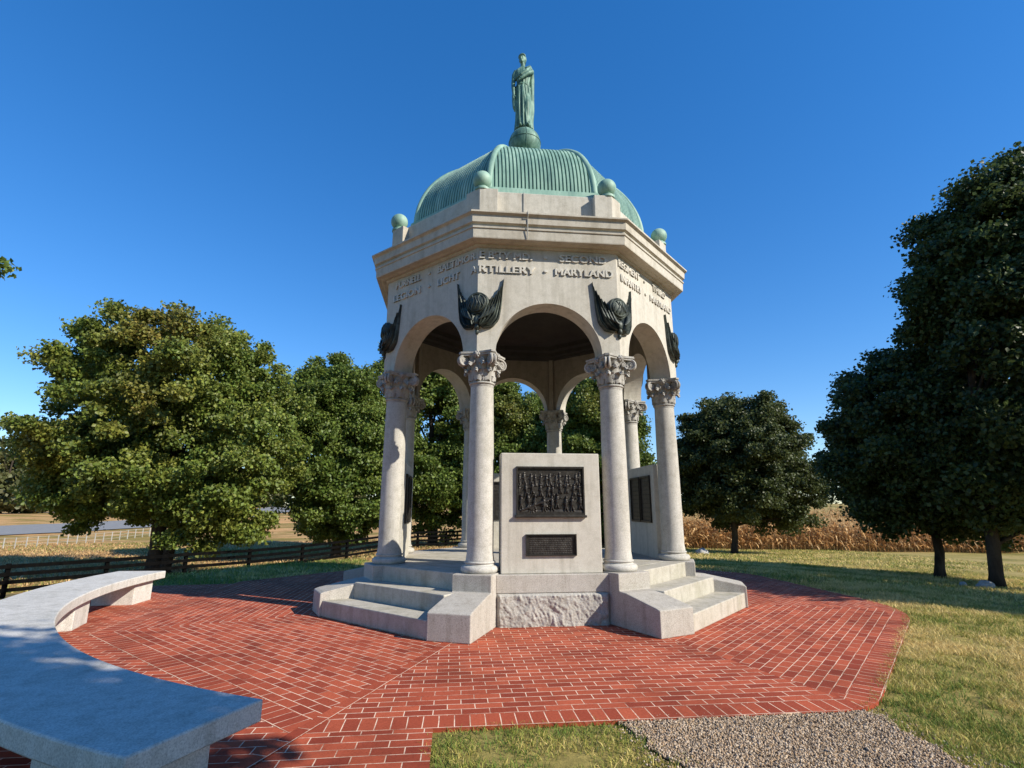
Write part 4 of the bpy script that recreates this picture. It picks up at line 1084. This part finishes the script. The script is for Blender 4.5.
# ------------------------------------------------------------------ trees
def make_tree(name, label, cat, base, trunk_h, trunk_r, ells, n_clump, n_leaf, leaf, cr, palette, seed, group=None, lean=(0, 0), stems=1, limb_n=16, loose=0.0, accent=None, extra=()):
    r = np.random.default_rng(seed)
    bx, by = base; bz = T(bx, by) - 0.08
    root = thing(name, (bx, by, bz), label, cat, group)
    vol = np.array([e[3] * e[4] * e[5] for e in ells]) ** 0.72; vol = vol / vol.sum()
    cl = []
    while len(cl) < n_clump:
        e = ells[r.choice(len(ells), p=vol)]
        d = r.normal(size=3); d /= np.linalg.norm(d)
        rr = r.uniform(0.25, 1.0) ** 0.42
        q = np.array(e[:3]) + d * np.array(e[3:6]) * rr * (1 + 0.055 * r.normal() * (1 + loose))
        if q[2] < bz + 0.35: continue
        cl.append(q)
    cl = np.array(cl + [np.array(q) for q in extra]); n_clump = len(cl)
    # leaves
    N = n_clump * n_leaf
    ci = np.repeat(np.arange(n_clump), n_leaf)
    csz = r.uniform(0.65, 1.3, n_clump) * cr
    d = r.normal(size=(N, 3)); d /= np.linalg.norm(d, axis=1)[:, None]
    pos = cl[ci] + np.clip(r.normal(size=(N, 3)), -1.9, 1.9) * (csz[ci] * 0.50)[:, None] * np.array([1, 1, 0.66])
    cen = np.mean([e[:3] for e in ells], axis=0)
    outw = pos - cen; outw /= np.linalg.norm(outw, axis=1)[:, None] + 1e-6
    nrm = 0.5 * outw + np.array([0, 0, 0.45]) + 0.75 * r.normal(size=(N, 3)); nrm /= np.linalg.norm(nrm, axis=1)[:, None]
    tg = np.cross(nrm, r.normal(size=(N, 3))); tg /= np.linalg.norm(tg, axis=1)[:, None] + 1e-6
    tg[:, 2] -= 0.35; tg /= np.linalg.norm(tg, axis=1)[:, None]
    sd = np.cross(nrm, tg); sd /= np.linalg.norm(sd, axis=1)[:, None] + 1e-6
    L = leaf * r.uniform(0.65, 1.3, N); Lc = L[:, None]
    a_ = pos - tg * Lc * 0.5; c_ = pos + tg * Lc * 0.5 - nrm * Lc * 0.10
    b_ = pos + sd * Lc * 0.42 + tg * Lc * 0.02 + nrm * Lc * 0.10; e_ = pos - sd * Lc * 0.42 + tg * Lc * 0.02 + nrm * Lc * 0.10
    co = np.stack([a_, b_, c_, e_], 1).reshape(-1, 3) - np.array([bx, by, bz])
    q = np.arange(N * 4).reshape(N, 4)
    q3 = np.concatenate([q[:, [0, 1, 2]], q[:, [0, 2, 3]]], 0)
    pal = np.array(palette); w = r.dirichlet(np.ones(len(pal)) * 1.1, n_clump)
    cc = w @ pal
    col = cc[ci] * 0.6 + pal[r.integers(0, len(pal), N)] * 0.4
    if accent is not None:
        for (ax, ay, az, ar, acol, am) in accent:
            dd = np.linalg.norm(pos - np.array([ax, ay, az]), axis=1)
            m_ = (np.clip(1 - dd / ar, 0, 1) * am)[:, None] * r.uniform(0.2, 1.0, (N, 1)); col = col * (1 - m_) + np.array(acol) * m_
    col = col * r.uniform(0.65, 1.3, (N, 1))
    me = fast_mesh('crown', co, q3, M_LEAF, np.repeat(col, 4, 0))
    obj('crown', me, root)
    # trunk with limbs
    mb = MB()
    top = max(e[2] + e[5] for e in ells) - bz; cx, cy = cen[0] - bx, cen[1] - by
    for s in range(stems):
        so = (0.0, 0.0) if s == 0 else (trunk_r * 1.3 * (1 if s == 1 else -1), 0.0)
        k = 1.0 if s == 0 else 0.7
        lx, ly = lean[0] + (0 if s == 0 else 0.9), lean[1]
        pts = []; rr = []
        for j in range(9):
            t = j / 8; z = t * top * 0.82
            pts.append((so[0] + lx * t * 1.2 + (cx * t ** 1.5) * 0.8 + 0.05 * math.sin(j * 1.7 + s), so[1] + ly * t + cy * t ** 1.5 * 0.8 + 0.05 * math.cos(j * 2.1), z))
            rr.append(trunk_r * k * (1 - 0.88 * t) + 0.02)
        # root flare
        pts.insert(1, (so[0] + lx * 0.03, so[1], 0.35)); rr[0] = trunk_r * k * 1.5; rr.insert(1, trunk_r * k * 1.08)
        mb.tube(pts, rr, 12)
    idx = list(r.choice(n_clump, min(limb_n, n_clump), replace=False)) + ([n_clump - 1] if len(extra) else [])
    for i in idx:
        tgt = cl[i] - np.array([bx, by, bz]); z0 = max(trunk_h * 0.85, min(tgt[2] * 0.62, top * 0.7)); t = z0 / (top * 0.82)
        s0 = np.array([lean[0] * t * 1.2 + cx * t ** 1.5 * 0.8, lean[1] * t + cy * t ** 1.5 * 0.8, z0])
        mid = s0 * 0.5 + tgt * 0.5 + np.array([0, 0, 0.12 * np.linalg.norm(tgt - s0)])
        r0 = trunk_r * 0.42 * (1 - 0.6 * t)
        pts = [tuple((1 - u) ** 2 * s0 + 2 * u * (1 - u) * mid + u * u * tgt) for u in np.linspace(0, 1, 7)]
        mb.tube(pts, [r0 * (1 - 0.85 * u) + 0.008 for u in np.linspace(0, 1, 7)], 6)
    mb.build('trunk', M_BARK, root, smooth=True)
    return root

G_MAPLE = [(0.11, 0.17, 0.026), (0.165, 0.215, 0.036), (0.062, 0.105, 0.019), (0.26, 0.255, 0.045)]
G_MID = [(0.09, 0.15, 0.022), (0.135, 0.19, 0.031), (0.056, 0.10, 0.018), (0.19, 0.215, 0.038)]
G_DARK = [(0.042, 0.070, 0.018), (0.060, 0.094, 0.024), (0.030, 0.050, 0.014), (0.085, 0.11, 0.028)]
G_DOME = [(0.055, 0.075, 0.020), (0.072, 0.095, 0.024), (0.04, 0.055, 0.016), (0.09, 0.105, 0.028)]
G_FAR = [(0.12, 0.13, 0.045), (0.09, 0.11, 0.04), (0.16, 0.14, 0.05)]

make_tree('maple_tree', 'broad rounded maple at far left with orange tinged leaves and forked trunk', 'tree', (-15.7, 18.3), 1.8, 0.36,
    [(-16.4, 18.6, 6.2, 6.4, 5.5, 5.3), (-16.4, 18.6, 8.6, 5.0, 4.4, 3.2), (-18.9, 18.8, 3.9, 3.3, 3.4, 2.7), (-12.2, 17.8, 4.0, 3.0, 3.6, 4.2), (-12.8, 17.2, 1.3, 2.2, 2.2, 1.9), (-18.2, 18, 3.0, 3.3, 3.0, 2.3), (-15.6, 17.6, 2.7, 3.0, 2.4, 1.9)],
    860, 330, 0.165, 0.60, G_MAPLE, 21, 'trees behind the monument', stems=2, loose=0.1,
    accent=[(-15.6, 15.5, 9.8, 3.2, (0.32, 0.12, 0.035), 0.6), (-19.5, 15.5, 4.2, 2.2, (0.34, 0.22, 0.04), 0.6), (-15.0, 13.8, 6.0, 2.6, (0.27, 0.155, 0.035), 0.6), (-21.5, 17, 7.0, 2.4, (0.21, 0.18, 0.035), 0.7)])
make_tree('maple_tree', 'tall narrow green maple between the broad left maple and the monument', 'tree', (-8.9, 26.6), 1.5, 0.30,
    [(-9.6, 26.6, 5.8, 4.1, 4.0, 5.6), (-9.6, 26.6, 8.6, 3.1, 3.0, 3.1), (-8.3, 26.0, 2.2, 3.6, 3.4, 2.8), (-7.4, 26.2, 6.0, 2.6, 2.6, 3.2)], 680, 300, 0.18, 0.66, G_MID, 22, 'trees behind the monument')
make_tree('maple_tree', 'tallest tree directly behind the left columns of the monument', 'tree', (-2.9, 31.6), 1.8, 0.36,
    [(-2.4, 31.8, 8.4, 4.9, 4.4, 7.2), (-2.6, 31.8, 12.6, 4.0, 3.6, 3.6), (-3.0, 31.0, 3.0, 4.6, 3.6, 3.2), (-5.2, 31.4, 5.0, 2.6, 2.6, 3.0), (-6.3, 32.0, 12.6, 1.5, 1.5, 2.2)], 700, 290, 0.20, 0.72, G_MID, 23, 'trees behind the monument')
make_tree('maple_tree', 'green tree seen through the monument left of the rear column', 'tree', (1.9, 31.5), 1.6, 0.30,
    [(1.7, 31.5, 5.0, 4.2, 3.8, 5.6), (1.4, 31.5, 8.6, 3.2, 3.0, 3.2), (3.4, 31.0, 5.0, 3.0, 3.0, 4.2), (3.9, 31.2, 8.2, 2.0, 2.2, 2.6)], 540, 290, 0.19, 0.68, G_MID, 24, 'trees behind the monument', accent=[(2.4, 28.6, 8.6, 2.4, (0.25, 0.15, 0.03), 0.6)])
make_tree('maple_tree', 'green tree seen through the monument right of the rear column', 'tree', (9.5, 28.6), 1.6, 0.30,
    [(9.2, 28.6, 5.0, 3.8, 3.6, 5.6), (9.2, 28.6, 8.2, 3.1, 3.0, 3.4), (7.2, 28.6, 4.6, 2.6, 2.8, 4.0)], 560, 290, 0.185, 0.66, G_MID, 25, 'trees behind the monument', accent=[(8.4, 26, 9, 2.4, (0.25, 0.17, 0.03), 0.5)])
make_tree('maple_tree', 'small dark domed tree on the lawn just right of the monument', 'tree', (14.7, 20.0), 1.9, 0.17,
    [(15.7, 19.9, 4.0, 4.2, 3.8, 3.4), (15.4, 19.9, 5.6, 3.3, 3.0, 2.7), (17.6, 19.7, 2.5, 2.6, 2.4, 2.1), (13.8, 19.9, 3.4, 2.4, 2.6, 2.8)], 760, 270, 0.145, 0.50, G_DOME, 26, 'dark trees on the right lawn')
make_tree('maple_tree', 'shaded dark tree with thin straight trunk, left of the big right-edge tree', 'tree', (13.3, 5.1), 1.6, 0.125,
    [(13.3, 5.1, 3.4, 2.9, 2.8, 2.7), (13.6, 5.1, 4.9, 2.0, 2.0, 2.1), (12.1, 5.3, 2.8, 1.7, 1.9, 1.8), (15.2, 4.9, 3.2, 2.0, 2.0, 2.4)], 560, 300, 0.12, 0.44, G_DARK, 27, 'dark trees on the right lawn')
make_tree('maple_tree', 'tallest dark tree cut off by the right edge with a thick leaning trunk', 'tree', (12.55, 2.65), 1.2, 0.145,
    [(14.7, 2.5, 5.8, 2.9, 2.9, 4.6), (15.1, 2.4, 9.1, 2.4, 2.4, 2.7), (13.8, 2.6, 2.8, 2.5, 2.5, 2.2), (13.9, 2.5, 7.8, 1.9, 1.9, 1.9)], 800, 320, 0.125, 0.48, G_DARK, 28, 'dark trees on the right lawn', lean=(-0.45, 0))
# trees standing just outside the frame whose shade and twigs are in it
make_tree('shade_tree', 'leafy tree beyond the right edge whose shadow crosses the lawn', 'tree', (13.9, -3.4), 1.6, 0.24,
    [(13.9, -3.4, 4.6, 2.6, 2.6, 3.0), (13.9, -3.4, 6.8, 1.8, 1.8, 1.8)], 240, 240, 0.17, 0.62, G_DARK, 29)
make_tree('shade_tree', 'tall leafy tree behind the viewer that shades the near end of the bench', 'tree', (2.7, -15.0), 2.4, 0.28,
    [(2.7, -15.0, 6.4, 4.2, 4.0, 3.8), (2.7, -15.0, 8.8, 3.2, 3.2, 2.4), (-1.8, -14.6, 5.6, 2.8, 2.6, 2.2)], 640, 260, 0.19, 0.72, G_MID, 30)
make_tree('shade_tree', 'tree outside the left edge with one leafy twig reaching into the sky', 'tree', (-15.4, -1.2), 2.4, 0.24,
    [(-15.0, -1.1, 5.6, 3.0, 3.0, 2.6), (-11.6, -0.6, 5.9, 1.2, 0.4, 0.4)], 260, 150, 0.11, 0.30, G_MID, 31, extra=[(-10.6, -0.5, 5.95), (-10.25, -0.5, 5.9), (-9.98, -0.48, 5.92), (-9.83, -0.49, 5.86)])
# distant line of trees across the road
for i, (x, y, h, w, lab) in enumerate(((-92, 84, 14, 7, 'leftmost pale green tree beyond the distant road'), (-80, 94, 13, 7.5, 'yellow-green tree beyond the road at the far left edge'), (-70, 100, 10.5, 6.5, 'distant rounded tree beyond the road, left of the broad maple'), (-58, 108, 9.5, 6.5, 'distant low tree beyond the road behind the broad maple'), (-45, 114, 9, 6.5, 'distant low tree on the ridge behind the tall narrow maple'), (-30, 118, 9, 7, 'distant low tree behind the left columns'))):
    z = T(x, y)
    make_tree('distant_tree', lab, 'tree', (x, y), 1.2, 0.3, [(x, y, z + h * 0.5, w, w * 0.8, h * 0.5), (x + 1.5, y, z + h * 0.3, w, w * 0.8, h * 0.32)], 110, 110, 0.75, 1.6, G_FAR, 40 + i, 'trees beyond the road', limb_n=6)

# ------------------------------------------------------------------ cornfield
def corn():
    r = np.random.default_rng(5)
    xs = []; ys = []
    for row in range(26):
        yy = 26.4 + row * 0.78 * (1 if row < 12 else 1.5)
        step = 0.16 if row < 5 else (0.26 if row < 12 else 0.5)
        x = np.arange(9.5, 52, step); x = x + r.normal(0, 0.05, len(x)); y = yy - 0.09 * (x - 15) + r.normal(0, 0.10, len(x))
        xs.append(x); ys.append(y)
    x = np.concatenate(xs); y = np.concatenate(ys); n = len(x); z = terrain(x, y) - 0.03
    h = r.uniform(1.65, 2.25, n) * 0.98
    co = []; fc = []; cols = []; base = 0
    pal = np.array([(0.50, 0.275, 0.10), (0.58, 0.355, 0.15), (0.35, 0.17, 0.058), (0.66, 0.44, 0.21), (0.42, 0.215, 0.075)])
    lx = r.normal(0, 0.10, n); ly = r.normal(0, 0.10, n); stem_c = pal[r.integers(0, 5, n)] * r.uniform(0.7, 1.1, (n, 1))
    # stalk: thin blade pair
    for rot in (0.0, 1.57):
        w = 0.016; dx, dy = math.cos(rot) * w, math.sin(rot) * w
        p = np.stack([np.stack([x - dx, y - dy, z], 1), np.stack([x + dx, y + dy, z], 1), np.stack([x + dx * 0.4 + lx, y + dy * 0.4 + ly, z + h], 1), np.stack([x - dx * 0.4 + lx, y - dy * 0.4 + ly, z + h], 1)], 1)
        co.append(p.reshape(-1, 3)); fc.append(base + np.arange(4 * n).reshape(n, 4)); cols.append(np.repeat(stem_c, 4, 0)); base += 4 * n
    nl = 9
    for k in range(nl):
        t = (0.18 + 0.78 * k / nl + r.uniform(-0.04, 0.04, n)); a = r.uniform(0, 6.283, n); l = r.uniform(0.32, 0.70, n) * (1 - 0.25 * t); w = r.uniform(0.025, 0.05, n)
        px, py, pz = x + lx * t, y + ly * t, z + h * t; ca, sa = np.cos(a), np.sin(a); up = r.uniform(0.05, 0.30, n) * l * 1.2; dr = r.uniform(0.15, 0.9, n) * l
        tw = r.uniform(-1, 1, n)
        def at(s, e, zo, wk):
            return [np.stack([px + ca * l * e - sa * w * wk * sg, py + sa * l * e + ca * w * wk * sg, pz + zo + sg * w * wk * tw], 1) for sg in (-1, 1)]
        A = at(0, 0.0, 0 * l, 0.6); B = at(0, 0.42, up, 1.0); C_ = at(0, 0.85, up - dr * 0.5, 0.8); D = at(0, 1.0, up - dr, 0.1)
        p = np.stack([A[0], A[1], B[0], B[1], C_[0], C_[1], D[0], D[1]], 1); co.append(p.reshape(-1, 3)); b = base + 8 * np.arange(n)[:, None]
        for f in ((0, 1, 3, 2), (2, 3, 5, 4), (4, 5, 7, 6)): fc.append(b + np.array([f]))
        c = pal[r.integers(0, 5, n)] * r.uniform(0.6, 1.25, (n, 1)); cols.append(np.repeat(c, 8, 0)); base += 8 * n
    # tassels
    for k in range(3):
        a = r.uniform(0, 6.283, n); px, py, pz = x + lx, y + ly, z + h - 0.05; l = r.uniform(0.12, 0.26, n); w = 0.012
        ex, ey, ez = px + np.cos(a) * l * 0.5, py + np.sin(a) * l * 0.5, pz + l
        p = np.stack([np.stack([px - w, py, pz], 1), np.stack([px + w, py, pz], 1), np.stack([ex + w, ey, ez], 1), np.stack([ex - w, ey, ez], 1)], 1)
        co.append(p.reshape(-1, 3)); fc.append(base + np.arange(4 * n).reshape(n, 4)); cols.append(np.repeat(pal[3][None] * r.uniform(0.7, 1.1, (n, 1)), 4, 0)); base += 4 * n
    me = fast_mesh('corn_field', np.concatenate(co), np.concatenate(fc), M_CORNLEAF, np.concatenate(cols))
    obj('corn_field', me, kind='stuff', label='field of tall dry tan corn behind the right lawn', cat='cornfield')
corn()

# ------------------------------------------------------------------ small stones in the grass
def rock(name, loc, s, seed, label):
    mb = MB(); mb.sphere((0, 0, 0), 1.0, 16, 10)
    vs = []
    for v in mb.v:
        q = Vector(v); k = 1 + 0.28 * mnoise.noise(q * 1.3 + Vector((seed, 0, 0))) + 0.1 * mnoise.noise(q * 4 + Vector((0, seed, 0)))
        vs.append((q.x * k * s[0], q.y * k * s[1], max(-0.3, q.z * k) * s[2]))
    mb.v = vs
    o = mb.build(name, M_ROCK, label=label, cat='stone', smooth=True, angle=35); o.location = (loc[0], loc[1], T(*loc) + s[2] * 0.15)
rock('boulder', (12.1, 18.6), (0.36, 0.25, 0.26), 3.0, 'pale stone in the grass beside the right steps of the monument')
rock('boulder', (11.9, 2.4), (0.20, 0.16, 0.13), 8.0, 'pale flat stone at the foot of the thick leaning trunk')
rock('boulder', (11.5, 2.6), (0.09, 0.08, 0.07), 5.0, 'small grey stone left of the pale flat stone')
